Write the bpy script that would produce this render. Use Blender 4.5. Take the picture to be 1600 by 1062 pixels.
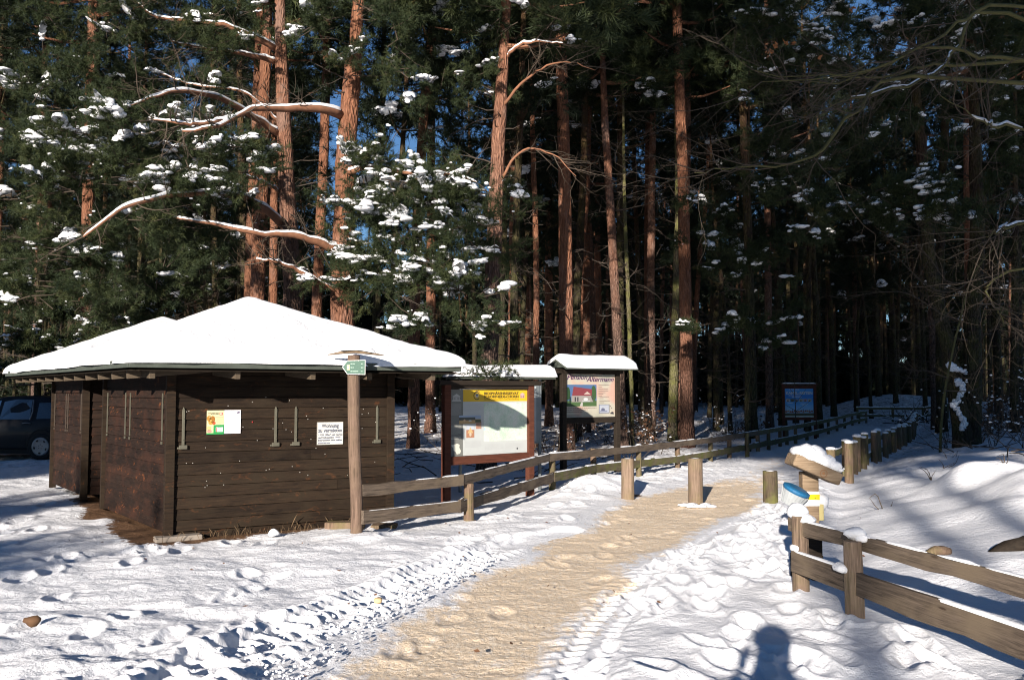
import bpy, math, random
import numpy as np
from mathutils import Vector, Matrix

random.seed(7)
RNG = np.random.default_rng(11)
R = math.radians
scene = bpy.context.scene
for o in list(bpy.data.objects): bpy.data.objects.remove(o)

# ------------------------------------------------------------------ camera, light, exposure
F = 1400.0; CAMZ = 1.65; PITCH = math.atan(79/1400)
cam_d = bpy.data.cameras.new('camera'); cam = bpy.data.objects.new('camera', cam_d)
scene.collection.objects.link(cam)
cam.location = (0, 0, CAMZ); cam.rotation_euler = (math.pi/2 + PITCH, 0, 0)
cam_d.sensor_width = 36; cam_d.lens = F/1600*36; cam_d.clip_start = 0.05; cam_d.clip_end = 3000
scene.camera = cam
CP, SP = math.cos(PITCH), math.sin(PITCH)
def ray(px, py):
    x = (px-800)/F; v = (531-py)/F
    return Vector((x, CP - v*SP, SP + v*CP))      # camera axis is +Y pitched up
def at(px, py, Y):
    d = ray(px, py); t = Y/d.y
    return Vector((d.x*t, Y, CAMZ + d.z*t))
def G(px, py, z=0.0):
    d = ray(px, py); t = (z-CAMZ)/d.z
    return Vector((d.x*t, d.y*t, z))
sd = ray(1205, 1000).normalized()                  # the way the sunlight travels
SUN_EL = math.asin(-sd.z)
sun_d = bpy.data.lights.new('sun', 'SUN'); sun = bpy.data.objects.new('sun', sun_d)
scene.collection.objects.link(sun)
sun_d.energy = 4.8; sun_d.angle = R(0.5); sun_d.color = (1.0, 0.905, 0.80)
sun.location = (-6, -20, 14)
sun.rotation_euler = sd.to_track_quat('-Z', 'Y').to_euler()
w = bpy.data.worlds.new('World'); scene.world = w; w.use_nodes = True
nt = w.node_tree; nt.nodes.clear()
sky = nt.nodes.new('ShaderNodeTexSky'); sky.sky_type = 'NISHITA'; sky.sun_disc = False
sky.sun_elevation = SUN_EL; sky.sun_rotation = math.atan2(-sd.x, -sd.y)
sky.air_density = 0.9; sky.dust_density = 0.0; sky.ozone_density = 5.0
bg = nt.nodes.new('ShaderNodeBackground'); bg.inputs[1].default_value = 0.045
ow = nt.nodes.new('ShaderNodeOutputWorld')
nt.links.new(sky.outputs[0], bg.inputs[0]); nt.links.new(bg.outputs[0], ow.inputs[0])
scene.render.engine = 'CYCLES'
scene.view_settings.view_transform = 'Standard'; scene.view_settings.look = 'None'
scene.view_settings.exposure = 1.25; scene.view_settings.gamma = 1.0
cy = scene.cycles
cy.use_denoising = True; cy.max_bounces = 5; cy.diffuse_bounces = 3; cy.glossy_bounces = 2
cy.transmission_bounces = 3; cy.transparent_max_bounces = 4
cy.sample_clamp_indirect = 4; cy.filter_width = 1.1

# ------------------------------------------------------------------ noise
def _h(a, b, s):
    n = (a.astype(np.int64)*374761393 + b.astype(np.int64)*668265263 + s*1442695) & 0xffffffff
    n = ((n ^ (n >> 13))*1274126177) & 0xffffffff
    return ((n ^ (n >> 16)) & 0xffff)/65535.0
def vn(x, y, s=0):
    xi = np.floor(x); yi = np.floor(y); u = x-xi; v = y-yi
    u = u*u*u*(u*(u*6-15)+10); v = v*v*v*(v*(v*6-15)+10)
    a = _h(xi, yi, s); b = _h(xi+1, yi, s); c = _h(xi, yi+1, s); d = _h(xi+1, yi+1, s)
    return (a*(1-u)+b*u)*(1-v) + (c*(1-u)+d*u)*v
def fbm(x, y, s=0, o=3):
    t = 0; a = 1; n = 0
    for k in range(o):
        t = t + a*vn(x*2**k + 17.3*k, y*2**k - 9.1*k, s+k); n += a; a *= .5
    return t/n
def sstep(a, b, x):
    t = np.clip((x-a)/(b-a), 0, 1); return t*t*(3-2*t)

# ------------------------------------------------------------------ mesh building
class MB:
    def __init__(s): s.V = []; s.n = 0; s.F = []; s.M = []; s.T = []
    def add(s, v, f, m=0, t=0.5):
        v = np.asarray(v, float).reshape(-1, 3)
        if not isinstance(f, np.ndarray):
            by = {}
            for q in f: by.setdefault(len(q), []).append(q)
            fs = [np.array(q, dtype=np.int64) for q in by.values()]
        else: fs = [f]
        for q in fs: s.F.append(q + s.n); s.M.append(np.full(len(q), m, dtype=np.int32))
        s.V.append(v); s.n += len(v)
        s.T.append(np.broadcast_to(np.asarray(t, float), (len(v),)).copy())
    def box(s, c, size, rot=None, m=0, t=0.5):
        x, y, z = [q/2 for q in size]
        v = np.array([(-x,-y,-z),(x,-y,-z),(x,y,-z),(-x,y,-z),(-x,-y,z),(x,-y,z),(x,y,z),(-x,y,z)])
        if rot is not None: v = v @ np.array(rot).T
        s.add(v + np.array(c), np.array([(0,3,2,1),(4,5,6,7),(0,1,5,4),(1,2,6,5),(2,3,7,6),(3,0,4,7)]), m, t)
    def beam(s, p, q, w, h, m=0, t=0.5, up=(0,0,1)):
        p = np.array(p, float); q = np.array(q, float); d = q-p; L = np.linalg.norm(d); d /= L
        up = np.array(up, float); side = np.cross(d, up); side /= np.linalg.norm(side); u = np.cross(side, d)
        s.box((p+q)/2, (L, w, h), np.array([d, side, u]).T, m, t)
    def tube(s, P, rad, n=8, m=0, t=0.5, jit=0.0, cap=True, sq=1.0, seed=0):
        P = np.array([tuple(p) for p in P], float); k = len(P)
        rad = np.broadcast_to(np.asarray(rad, float), (k,))
        T = np.gradient(P, axis=0); T /= (np.linalg.norm(T, axis=1, keepdims=True)+1e-9)
        a = np.array((1.0, 0, 0)) if abs(T[0][0]) < .8 else np.array((0, 1.0, 0))
        V = []; ang = np.arange(n)*2*math.pi/n; rg = np.random.default_rng(seed+k*7+n) if jit else None
        for i in range(k):
            b = np.cross(T[i], a); b /= (np.linalg.norm(b)+1e-9); a = np.cross(b, T[i])
            r = rad[i]*(1 + (rg.uniform(-jit, jit, n) if jit else 0))
            ring = P[i] + (np.cos(ang)*r)[:, None]*a + (np.sin(ang)*r)[:, None]*b
            if sq != 1.0: ring[:, 2] = P[i][2] + (ring[:, 2]-P[i][2])*sq
            V.append(ring)
        V = np.concatenate(V)
        i = np.arange(k-1)[:, None]*n; j = np.arange(n)[None]; j2 = (j+1) % n
        f = np.stack([i+j, i+j2, i+n+j2, i+n+j], -1).reshape(-1, 4)
        fs = [tuple(q) for q in f] if cap else f
        if cap: fs = fs + [tuple(range(n))[::-1], tuple(range((k-1)*n, k*n))]
        s.add(V, fs, m, t)
    def lathe(s, prof, n=16, c=(0,0,0), axis='z', m=0, t=0.5):
        a = np.arange(n)*2*math.pi/n; V = []
        for r, z in prof:
            q = np.stack([np.cos(a)*r, np.sin(a)*r, np.full(n, z)], 1); V.append(q)
        V = np.concatenate(V)
        if axis == 'y': V = V[:, [0, 2, 1]]*np.array([1, -1, 1])
        if axis == 'x': V = V[:, [2, 0, 1]]
        k = len(prof); i = np.arange(k-1)[:, None]*n; j = np.arange(n)[None]; j2 = (j+1) % n
        f = np.stack([i+j, i+j2, i+n+j2, i+n+j], -1).reshape(-1, 4)
        s.add(V+np.array(c), [tuple(q) for q in f]+[tuple(range(n))[::-1], tuple(range((k-1)*n, k*n))], m, t)
    def poly(s, pts, th=0.003, m=0, t=0.5, nrm=(0,-1,0)):
        v = np.array(pts, float); k = len(v); nn = np.array(nrm, float)*th
        fs = [tuple(range(k)), tuple(range(k, 2*k))[::-1]] + [(i, (i+1) % k + 0, (i+1) % k + k, i+k)[::-1] for i in range(k)]
        s.add(np.concatenate([v+nn, v]), fs, m, t)
    def grid(s, P, m=0, t=0.5):       # P: (a,b,3)
        a, b = P.shape[:2]; i = np.arange(a-1)[:, None]*b; j = np.arange(b-1)[None]
        s.add(P.reshape(-1, 3), np.stack([i+j, i+j+1, i+b+j+1, i+b+j], -1).reshape(-1, 4), m, t)
    def mesh(s, name, mats, smooth=False):
        me = bpy.data.meshes.new(name); V = np.concatenate(s.V)
        me.vertices.add(len(V)); me.vertices.foreach_set('co', V.astype(np.float32).ravel())
        li = np.concatenate([f.ravel() for f in s.F]); tot = np.concatenate([np.full(len(f), f.shape[1]) for f in s.F])
        me.loops.add(len(li)); me.loops.foreach_set('vertex_index', li.astype(np.int32))
        me.polygons.add(len(tot)); st = np.concatenate([[0], np.cumsum(tot)[:-1]])
        me.polygons.foreach_set('loop_start', st.astype(np.int32))
        me.polygons.foreach_set('material_index', np.concatenate(s.M))
        me.polygons.foreach_set('use_smooth', np.full(len(tot), smooth))
        for mm in (mats if isinstance(mats, (list, tuple)) else [mats]): me.materials.append(mm)
        at_ = me.attributes.new('tint', 'FLOAT', 'POINT'); at_.data.foreach_set('value', np.concatenate(s.T).astype(np.float32))
        me.update(calc_edges=True)
        return me
    def obj(s, name, mats, parent=None, loc=(0,0,0), rz=0.0, smooth=False, bevel=0):
        o = bpy.data.objects.new(name, s.mesh(name, mats, smooth)); scene.collection.objects.link(o)
        o.location = loc; o.rotation_euler = (0, 0, rz); o.parent = parent
        if bevel:
            b = o.modifiers.new('bevel', 'BEVEL'); b.width = bevel; b.segments = 2; b.limit_method = 'ANGLE'
        return o
def tag(o, label=None, cat=None, group=None, kind=None):
    if label: o['label'] = label
    if cat: o['category'] = cat
    if group: o['group'] = group
    if kind: o['kind'] = kind
    return o
def thing(name, label, cat, loc=(0,0,0), rz=0.0, group=None):
    o = bpy.data.objects.new(name, None); scene.collection.objects.link(o)
    o.empty_display_size = .2; o.location = loc; o.rotation_euler = (0, 0, rz)
    return tag(o, label, cat, group)
def dup(root, loc, rz, sc=1.0, label=None, group=None):
    r = root.copy(); scene.collection.objects.link(r); r.location = loc
    r.rotation_euler = (root.rotation_euler[0], root.rotation_euler[1], rz); r.scale = (sc, sc, sc)
    if label: r['label'] = label
    if group: r['group'] = group
    for ch in root.children:
        c = ch.copy(); scene.collection.objects.link(c); c.parent = r
        for g in ch.children:
            d = g.copy(); scene.collection.objects.link(d); d.parent = c
    return r
def spline(P, n):          # Catmull-Rom through points -> n points
    P = np.array([tuple(p) for p in P], float)
    if len(P) == 2: return P[0] + (P[1]-P[0])*np.linspace(0, 1, n)[:, None]
    Q = np.concatenate([[2*P[0]-P[1]], P, [2*P[-1]-P[-2]]]); out = []
    for u in np.linspace(0, len(P)-1-1e-6, n):
        i = int(u); t = u-i; a, b, c, d = Q[i:i+4]
        out.append(.5*((2*b)+(-a+c)*t+(2*a-5*b+4*c-d)*t*t+(-a+3*b-3*c+d)*t**3))
    return np.array(out)

# ------------------------------------------------------------------ materials
class Mat:
    def __init__(s, name, rough=.8, spec=.2):
        s.m = bpy.data.materials.new(name); s.m.use_nodes = True; s.t = s.m.node_tree; s.n = s.t.nodes
        s.b = s.n['Principled BSDF']; s.b.inputs['Roughness'].default_value = rough
        s.b.inputs['Specular IOR Level'].default_value = spec
        s._c = {}
    def node(s, ty, ins=None, **kw):
        q = s.n.new('ShaderNode'+ty)
        for k, v in kw.items(): setattr(q, k, v)
        for k, v in (ins or {}).items(): s.put(q.inputs[k], v)
        return q
    def put(s, sock, v):
        if isinstance(v, bpy.types.NodeSocket): s.t.links.new(v, sock)
        else:
            if sock.type == 'RGBA' and len(v) == 3: v = (*v, 1)
            sock.default_value = v
    def coord(s, sc=(1,1,1), kind='Object'):
        if kind not in s._c: s._c[kind] = s.node('TexCoord').outputs[kind]
        return s.node('Mapping', {'Vector': s._c[kind], 'Scale': sc}).outputs[0]
    def noise(s, sc, scale=(1,1,1), det=4, rough=.55, dist=0, kind='Object'):
        return s.node('TexNoise', {'Vector': s.coord(scale, kind), 'Scale': sc, 'Detail': det, 'Roughness': rough, 'Distortion': dist}).outputs['Fac']
    def ramp(s, f, stops):
        q = s.node('ValToRGB', {'Fac': f}); e = q.color_ramp.elements
        while len(e) < len(stops): e.new(.5)
        for a, (p, c) in zip(e, stops): a.position = p; a.color = (*c, 1) if len(c) == 3 else c
        return q.outputs[0]
    def mix(s, f, a, b, mode='MIX'):
        q = s.node('Mix', data_type='RGBA', blend_type=mode); s.put(q.inputs[0], f); s.put(q.inputs[6], a); s.put(q.inputs[7], b)
        return q.outputs[2]
    def math(s, op, a, b=0.0, c=None, clamp=False):
        q = s.node('Math', operation=op, use_clamp=clamp); s.put(q.inputs[0], a); s.put(q.inputs[1], b)
        if c is not None: s.put(q.inputs[2], c)
        return q.outputs[0]
    def attr(s, name='tint'): return s.node('Attribute', attribute_name=name).outputs['Fac']
    def bump(s, h, strength=.5, dist=.01):
        s.t.links.new(s.node('Bump', {'Height': h, 'Strength': strength, 'Distance': dist}).outputs[0], s.b.inputs['Normal'])
    def col(s, c): s.put(s.b.inputs['Base Color'], c); return s
def plain(name, c, rough=.7, var=.25, spec=.2, metal=0):
    m = Mat(name, rough, spec); f = m.noise(9, det=5)
    m.col(m.mix(f, tuple(q*(1-var) for q in c), tuple(min(1, q*(1+var)) for q in c)))
    m.b.inputs['Metallic'].default_value = metal
    return m.m
def wood(name, c1, c2, c3=None, gs=(1.5, 30, 30), moss=0.0, scale=3, bump=.5, orange=0.0):
    m = Mat(name, .8, .15)
    g = m.noise(scale, gs, 6, .65, .6); big = m.noise(2.2, (1, 2, 2), 3)
    c = m.ramp(g, [(.28, c1), (.72, c2)])
    c = m.mix(m.math('MULTIPLY', m.attr(), 0.7), c, m.mix(1.0, c, (.40, .38, .38), 'MULTIPLY'))
    if c3: c = m.mix(m.ramp(big, [(.48, (0,0,0)), (.68, (1,1,1))]), c, c3)
    if orange:
        o = m.noise(5, (1, 1.8, 1.8), 5, .7, 1.2)
        c = m.mix(m.math('MULTIPLY', m.ramp(o, [(.60, (0,0,0)), (.72, (1,1,1))]), orange), c, (.42, .13, .035))
    if moss:
        o = m.noise(3.5, (1,1,1), 5, .7)
        c = m.mix(m.math('MULTIPLY', m.ramp(o, [(.42, (0,0,0)), (.62, (1,1,1))]), moss), c, (.10, .12, .02))
    kn = m.node('TexVoronoi', {'Vector': m.coord(tuple(q/gs[0]*1.3 if min(gs) == gs[0] else q*.2 for q in ((1.6, 7, 7) if min(gs) == gs[0] else (5, 5, 1.2)))), 'Scale': 1.2}, feature='F1').outputs['Distance']
    c = m.mix(m.ramp(kn, [(.05, (.75,.75,.75)), (.11, (0,0,0))]), c, m.mix(1.0, c, (.35,.28,.22), 'MULTIPLY'))
    m.col(c); m.bump(g, bump*1.6, .006)
    return m.m
# snow on things
m = Mat('snow', .55, .25); f = m.noise(28, det=6, rough=.6)
m.col(m.mix(f, (.72, .74, .78), (.82, .82, .83))); m.bump(m.math('ADD', m.noise(45, det=6, rough=.7), m.noise(6, det=3)), .5, .025)
SNOW = m.m
# ground: snow, sand, bare earth, forest litter
m = Mat('ground_snow', .6, .2)
fine = m.noise(16, det=7, rough=.68); mid = m.noise(3.2, det=5, rough=.6); gr = m.noise(95, det=3, rough=.7)
cs = m.mix(mid, (.72, .74, .79), (.82, .82, .83))
stre = m.noise(5.0, (1.5, .7, 1), 9, .75, .3)
snd = m.ramp(gr, [(.3, (.62, .46, .31)), (.7, (.88, .75, .57))])
snd = m.mix(m.math('MULTIPLY', m.ramp(m.noise(22, (1.3,.7,1), 8, .8), [(.50, (0,0,0)), (.62, (1,1,1))]), .75), snd, (.74, .68, .60))
sf = m.math('ADD', m.attr('sand'), m.math('MULTIPLY', m.math('SUBTRACT', stre, .5), 1.5))
sf = m.ramp(sf, [(.36, (0,0,0)), (.66, (1,1,1))])
c = m.mix(sf, cs, snd)
ef = m.math('ADD', m.attr('earth'), m.math('MULTIPLY', m.math('SUBTRACT', fine, .5), 1.1))
ef = m.ramp(ef, [(.42, (0,0,0)), (.56, (1,1,1))])
ec = m.ramp(gr, [(.25, (.05, .028, .016)), (.55, (.16, .09, .05)), (.8, (.27, .17, .10))])
c = m.mix(ef, c, ec)
lf = m.math('MULTIPLY', m.attr('litter'), m.ramp(m.noise(4.5, det=8, rough=.75), [(.50, (0,0,0)), (.58, (1,1,1))]))
c = m.mix(lf, c, m.ramp(gr, [(.3, (.03, .022, .014)), (.7, (.13, .075, .04))]))
m.col(c)
hb = m.math('ADD', m.math('MULTIPLY', fine, 1.0), m.math('MULTIPLY', gr, .22))
m.bump(hb, .8, .035)
GROUND = m.m
# pine bark: grey brown plates low, thin orange bark high
def bark(name, lo1, lo2, hi1, hi2, z0, z1, moss=0.0):
    m = Mat(name, .85, .1)
    v = m.node('TexVoronoi', {'Vector': m.coord((9, 9, 2.2)), 'Scale': 2.2, 'Randomness': 1.0}, feature='DISTANCE_TO_EDGE').outputs['Distance']
    n1 = m.noise(7, (1.6, 1.6, .5), 7, .7, .8); n2 = m.noise(1.7, (1, 1, .5), 3)
    lo = m.ramp(n1, [(.3, lo1), (.7, lo2)]); lo = m.mix(m.ramp(v, [(.0, (1,1,1)), (.12, (0,0,0))]), lo, tuple(q*.35 for q in lo1))
    hi = m.ramp(n1, [(.3, hi1), (.72, hi2)]); hi = m.mix(m.ramp(v, [(.0, (.6,.6,.6)), (.05, (0,0,0))]), hi, tuple(q*.4 for q in hi1)); hi = m.mix(m.ramp(m.noise(1.3, (1.5,1.5,.6), 6, .7), [(.52, (0,0,0)), (.60, (.65,.65,.65))]), hi, lo2)
    sx = m.node('SeparateXYZ', {0: m._c['Object']}).outputs['Z']
    k = m.node('MapRange', {0: m.math('ADD', sx, m.math('MULTIPLY', n2, 3.0)), 1: z0+1.5, 2: z1+1.5}).outputs[0]
    c = m.mix(k, lo, hi)
    c = m.mix(m.node('MapRange', {0: m.node('ObjectInfo').outputs['Random'], 3: 0.0, 4: .45}).outputs[0], c, m.mix(1.0, c, (.45, .5, .5), 'MULTIPLY'))
    if moss: c = m.mix(m.math('MULTIPLY', m.ramp(m.noise(2.3, det=6, rough=.7), [(.4, (0,0,0)), (.6, (1,1,1))]), moss), c, (.13, .14, .03))
    m.col(c); m.bump(m.math('ADD', n1, m.math('MULTIPLY', v, 2.0)), 1.0, .04)
    return m.m
BARK = bark('pine_bark', (.060, .040, .032), (.19, .125, .10), (.14, .060, .038), (.29, .150, .095), 3.0, 8.0)
BARK_O = bark('orange_pine_bark', (.085, .045, .032), (.23, .125, .09), (.13, .052, .030), (.29, .135, .078), 1.0, 5.0)
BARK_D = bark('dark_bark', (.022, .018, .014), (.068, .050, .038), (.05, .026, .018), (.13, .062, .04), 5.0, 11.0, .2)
BARK_G = bark('mossy_bark', (.07, .06, .04), (.17, .14, .10), (.12, .095, .06), (.19, .15, .10), 3, 9, .6)
BARK_L = plain('limb_bark', (.20, .095, .055), .85, .55)
TWIG = plain('twig_bark', (.06, .046, .034), .8, .35)
TWIG_M = plain('mossy_twig_bark', (.075, .070, .028), .85, .5)
DEAD = plain('dead_branch', (.055, .043, .034), .85, .4)
def needle(name, stops):
    m = Mat(name, .65, .2)
    m.col(m.ramp(m.attr(), stops))
    tr = m.node('BsdfTranslucent'); m.put(tr.inputs[0], m.mix(.5, m.ramp(m.attr(), stops), (.10, .13, .02)))
    mx = m.node('MixShader', {0: .22}); m.t.links.new(m.b.outputs[0], mx.inputs[1]); m.t.links.new(tr.outputs[0], mx.inputs[2])
    m.t.links.new(mx.outputs[0], m.n['Material Output'].inputs[0])
    return m.m
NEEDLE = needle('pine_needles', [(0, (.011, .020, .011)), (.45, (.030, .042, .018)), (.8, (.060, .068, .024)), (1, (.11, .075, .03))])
NEEDLE_D = needle('shaded_far_needles', [(0, (.004, .008, .005)), (.6, (.011, .017, .008)), (1, (.026, .028, .011))])  # darker copy of the needles, the wood's shade put into the colour
WOOD_K = wood('stained_plank', (.006, .004, .003), (.034, .021, .012), (.022, .015, .009), (1.2, 16, 16), orange=.12)
WOOD_KL = wood('worn_plank', (.007, .004, .003), (.027, .015, .010), (.030, .013, .008), (1.2, 14, 14), orange=.30)
WOOD_R = wood('weathered_rail', (.042, .033, .025), (.20, .155, .118), (.13, .10, .07), (1.0, 26, 26))
WOOD_RM = wood('mossy_rail', (.05, .04, .028), (.19, .15, .10), (.12, .10, .06), (1.0, 26, 26), moss=.6)
WOOD_P = wood('log_post', (.075, .050, .035), (.27, .185, .13), (.17, .115, .08), (18, 18, 1.2), moss=.4)
WOOD_PD = wood('dark_log_post', (.05, .04, .028), (.17, .13, .085), (.12, .10, .05), (16, 16, 1.2), moss=.45)
WOOD_S = wood('signpost_wood', (.06, .040, .030), (.23, .155, .115), (.14, .095, .07), (18, 18, 1.2), moss=.05, bump=.8)
WOOD_B = wood('bollard_wood', (.085, .06, .043), (.31, .225, .165), (.19, .13, .095), (20, 20, 1.0), moss=.2, bump=.9)
WOOD_Y = wood('yellow_timber', (.14, .095, .058), (.36, .27, .18), None, (1.0, 18, 18))
WOOD_RED = wood('red_brown_frame', (.060, .022, .014), (.145, .050, .030), None, (1.5, 20, 20))
WOOD_BK = wood('black_brown_frame', (.014, .011, .008), (.04, .03, .022), None, (1.5, 20, 20))
WOOD_F = plain('grey_green_fascia', (.055, .065, .055), .7, .4)
METAL = plain('dull_strap_metal', (.10, .095, .07), .55, .3, .4, .3)
# ------------------------------------------------------------------ ground
LP = np.array([tuple(G(x, y))[:2] for x, y in [(400,1200),(490,1062),(655,948),(765,892),(880,835),(950,795),(985,772),(1040,762),(1120,742),(1180,715),(1230,693),(1290,673)]])
RP = np.array([tuple(G(x, y))[:2] for x, y in [(840,1200),(870,1062),(950,920),(1040,862),(1120,825),(1185,785),(1215,765),(1240,742),(1258,722),(1275,703),(1305,686),(1340,668)]])
RF = np.array([(3.6,2.2),(2.9,5.0),(2.42,6.45),(2.31,7.26),(3.4,10.5),(5.45,15.6),(7.8,19.9),(12,27.5),(17,38),(21,46)])
K0 = G(262, 840).to_2d(); KU = Vector((.86, .51)).normalized(); KV = Vector((-.61, .79)).normalized()
KRZ = math.atan2(KU.y, KU.x)
def kxy(s, t): q = K0 + KU*s + KV*t; return q.x, q.y
def base_h(x, y):
    x = np.asarray(x, float); y = np.asarray(y, float)
    fx = np.interp(y, RF[:, 1], RF[:, 0]); d = (x-fx)*.85
    front = sstep(2, 6, y)*(1-sstep(50, 75, y))
    h = .95*(1-np.exp(-np.maximum(d-.3, 0)/3.2))*front
    h = h + .16*(fbm(x*.12, y*.12, 5)-.5)*sstep(12, 30, np.hypot(x, y))
    for cx, cy, r, a in ((6.35,12.6,.42,.24),(6.95,12.9,.5,.20),(6.2,10.9,.5,.24),(6.9,11.5,.6,.26),(5.9,10.3,.35,.14),(5.4,9.6,.5,.10),(7.6,11.2,.6,.2),(1.25,15.0,.45,.22),(1.75,15.6,.5,.20),(.95,14.1,.5,.12)):
        h = h + a*np.exp(-((x-cx)**2+(y-cy)**2)/(r*r))
    # low snowy knoll at the end of the path
    h = h + 1.0*np.exp(-(((x-24)/4.5)**2+((y-58)/5)**2))
    return h
def gz(x, y): return float(base_h(x, y))
def seg_dist(x, y, P):
    best = np.full(x.shape, 1e9); tt = np.zeros(x.shape); acc = 0; sgn = np.zeros(x.shape)
    for a, b in zip(P[:-1], P[1:]):
        d = b-a; L = np.hypot(*d); u = d/L
        t = np.clip((x-a[0])*u[0]+(y-a[1])*u[1], 0, L)
        px = a[0]+u[0]*t; py = a[1]+u[1]*t; q = np.hypot(x-px, y-py)
        k = q < best; best = np.where(k, q, best); tt = np.where(k, acc+t, tt)
        sgn = np.where(k, np.sign((x-a[0])*u[1]-(y-a[1])*u[0]), sgn); acc += L
    return best*sgn, tt
def make_ground():
    th_f = np.linspace(-R(36), R(36), 900)
    th = np.concatenate([th_f, np.linspace(R(36), R(324), 73)[1:-1]])
    r = [1.2]
    while r[-1] < 20: r.append(r[-1]*1.0030 + .0005)
    while r[-1] < 70: r.append(r[-1]*1.010)
    while r[-1] < 2600: r.append(r[-1]*1.12)
    r = np.concatenate([[.02, .3, .6, .9], r])
    TH, RR = np.meshgrid(th, r)
    X = np.sin(TH)*RR; Y = np.cos(TH)*RR
    H = base_h(X, Y)
    xl = np.interp(Y, LP[:, 1], LP[:, 0]); xr = np.interp(Y, RP[:, 1], RP[:, 0])
    fx = np.interp(Y, RF[:, 1], RF[:, 0])
    wob = (fbm(X*.9, Y*.9, 3)-.5)*.7
    ins = np.minimum(X-xl+wob, xr-X+wob)
    path = sstep(-.25, .35, ins)*(Y > 0)
    near = 1-sstep(22, 40, RR)
    sandv = sstep(-.35, .55, ins)*(1-sstep(13.3, 18.5, Y)*.60)*(1-.25*sstep(9.0, 4.8, Y))*(Y > 0)
    # left: churned lumps
    left = sstep(0, .6, xl-X)*sstep(-20, -8, X)
    chunk = sstep(2.6, .2, xl-X)*sstep(7.5, 4.0, Y)      # ploughed-up edge
    n1 = fbm(X*1.3, Y*1.3, 21, 3); n2 = 1-np.abs(2*fbm(X*3.4, Y*3.4, 31, 3)-1); n3 = fbm(X*9, Y*9, 41, 3); n4 = 1-np.abs(2*vn(X*24, Y*24, 51)-1)
    nf = .55+.45*(1-sstep(5.5, 10, RR)); n5 = fbm(X*2.6, Y*4.2, 44, 2)
    Hl = .09*(n1-.5) + .075*(n5-.5)*nf + (.012+.018*chunk)*(n2-.7)*nf + (.018*nf+.030*chunk)*(n3-.5) + (.004+.012*chunk)*(n4-.5)*(1-sstep(7, 12, RR))
    Hl = Hl + chunk*.04 + .05*sstep(6.5, 5, Y)*sstep(.55, .8, fbm(X*1.5+3, Y*1.8, 45, 2))
    # right: soft pillows and old footprints
    rt = sstep(0, .5, X-xr)
    f1 = fbm(X*1.1, Y*1.5, 61, 2); f2 = vn(X*3.1+n1, Y*3.1, 62); 
    tramp = (1-sstep(-.2, .5, X-fx))
    Hr = .07*(f1-.5) + tramp*(.045*(f2-.5)+.010*(n3-.5)) + (1-tramp)*(.03*(vn(X*.9+Y*.5, Y*2.1-X*.7, 63)-.5))
    Hr = Hr + .06*sstep(0, .6, X-xr)*tramp
    pth = .007*(n3-.5) + .004*(n4-.5)*near + .02*(n5-.5)*path
    H = H + np.where(Y > 1, (1-path)*(left*Hl + rt*Hr) + path*pth - .03*path, .06*(n1-.5))*near + .05*np.exp(-((X+1.77)**2+(Y-10.2)**2)/.25)
    H = H + (1-near)*.05*(n1-.5)
    # forest floor roughness
    forest = sstep(15, 22, Y)*(1-path)
    H = H + forest*(.10*(fbm(X*.8, Y*.8, 71)-.5) + .05*(n3-.5))*(1-sstep(60, 80, RR))
    # trodden snow between the fences beyond the posts
    mid = sstep(14.5, 17, Y)*(1-sstep(.4, 1.2, np.abs(X-(xl+xr)/2)-1.6))
    H = H + mid*(.05*(fbm(X*2.2, Y*2.2, 81)-.5)+.02*(n3-.5))*near
    # tyre tracks with tread
    for P, wd in ((np.array([tuple(G(x, y))[:2] for x, y in [(60,1240),(330,1040),(520,958),(700,882),(800,848),(880,826)]]), .19),
                  (np.array([tuple(G(x, y))[:2] for x, y in [(880,1200),(925,1000),(985,925),(1070,868),(1130,835),(1190,800)]]), .13)):
        sel = (RR < 14) & (Y > 2)
        xs, ys = X[sel], Y[sel]; u, t = seg_dist(xs, ys, P)
        fade = sstep(.25, .75, vn(t*.9, t*0+3, 9))*(.6+.4*vn(t*5, u*9, 8)); u = u+.05*(vn(t*2, t*0, 5)-.5)
        k = 1-sstep(wd, wd+.05, np.abs(u)); tread = np.sin((t+np.abs(u)*.45)*2*math.pi/.155)
        dz = k*(-.045 + .036*fade*np.sign(tread)*np.abs(tread)**.5*sstep(.02, .07, np.abs(u))) + .035*np.exp(-((np.abs(u)-wd-.10)/.07)**2)*(.6+.4*np.sin(t*2*math.pi/.155))*fade
        tr = H[sel]; H[sel] = tr + dz*(1.35 if wd > .15 else .45)
    # footprints
    rg = np.random.default_rng(5)
    for _ in range(330):
        q = rg.uniform()
        cy = rg.uniform(3.4, 15)
        if q < .55: cx = rg.uniform(np.interp(cy, RP[:, 1], RP[:, 0])+.1, max(np.interp(cy, RF[:, 1], RF[:, 0]), np.interp(cy, RP[:, 1], RP[:, 0])+.4)-.0); a = .032
        elif q < .9: cx = rg.uniform(-8, np.interp(cy, LP[:, 1], LP[:, 0])-.2); a = .03
        else: cx = rg.uniform(np.interp(cy, LP[:, 1], LP[:, 0]), np.interp(cy, RP[:, 1], RP[:, 0])); a = .012
        an = rg.uniform(-.6, .6); c, s = math.cos(an), math.sin(an)
        i0 = np.searchsorted(r, math.hypot(cx, cy)-.5); i1 = np.searchsorted(r, math.hypot(cx, cy)+.5)
        th0 = math.atan2(cx, cy); j0 = np.searchsorted(th_f, th0-.5/cy); j1 = np.searchsorted(th_f, th0+.5/cy)
        if j1 <= j0: continue
        dx = X[i0:i1, j0:j1]-cx; dy = Y[i0:i1, j0:j1]-cy
        u = (dx*c+dy*s)/.075; v = (-dx*s+dy*c)/.16; d = np.sqrt(u*u+v*v)
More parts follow.
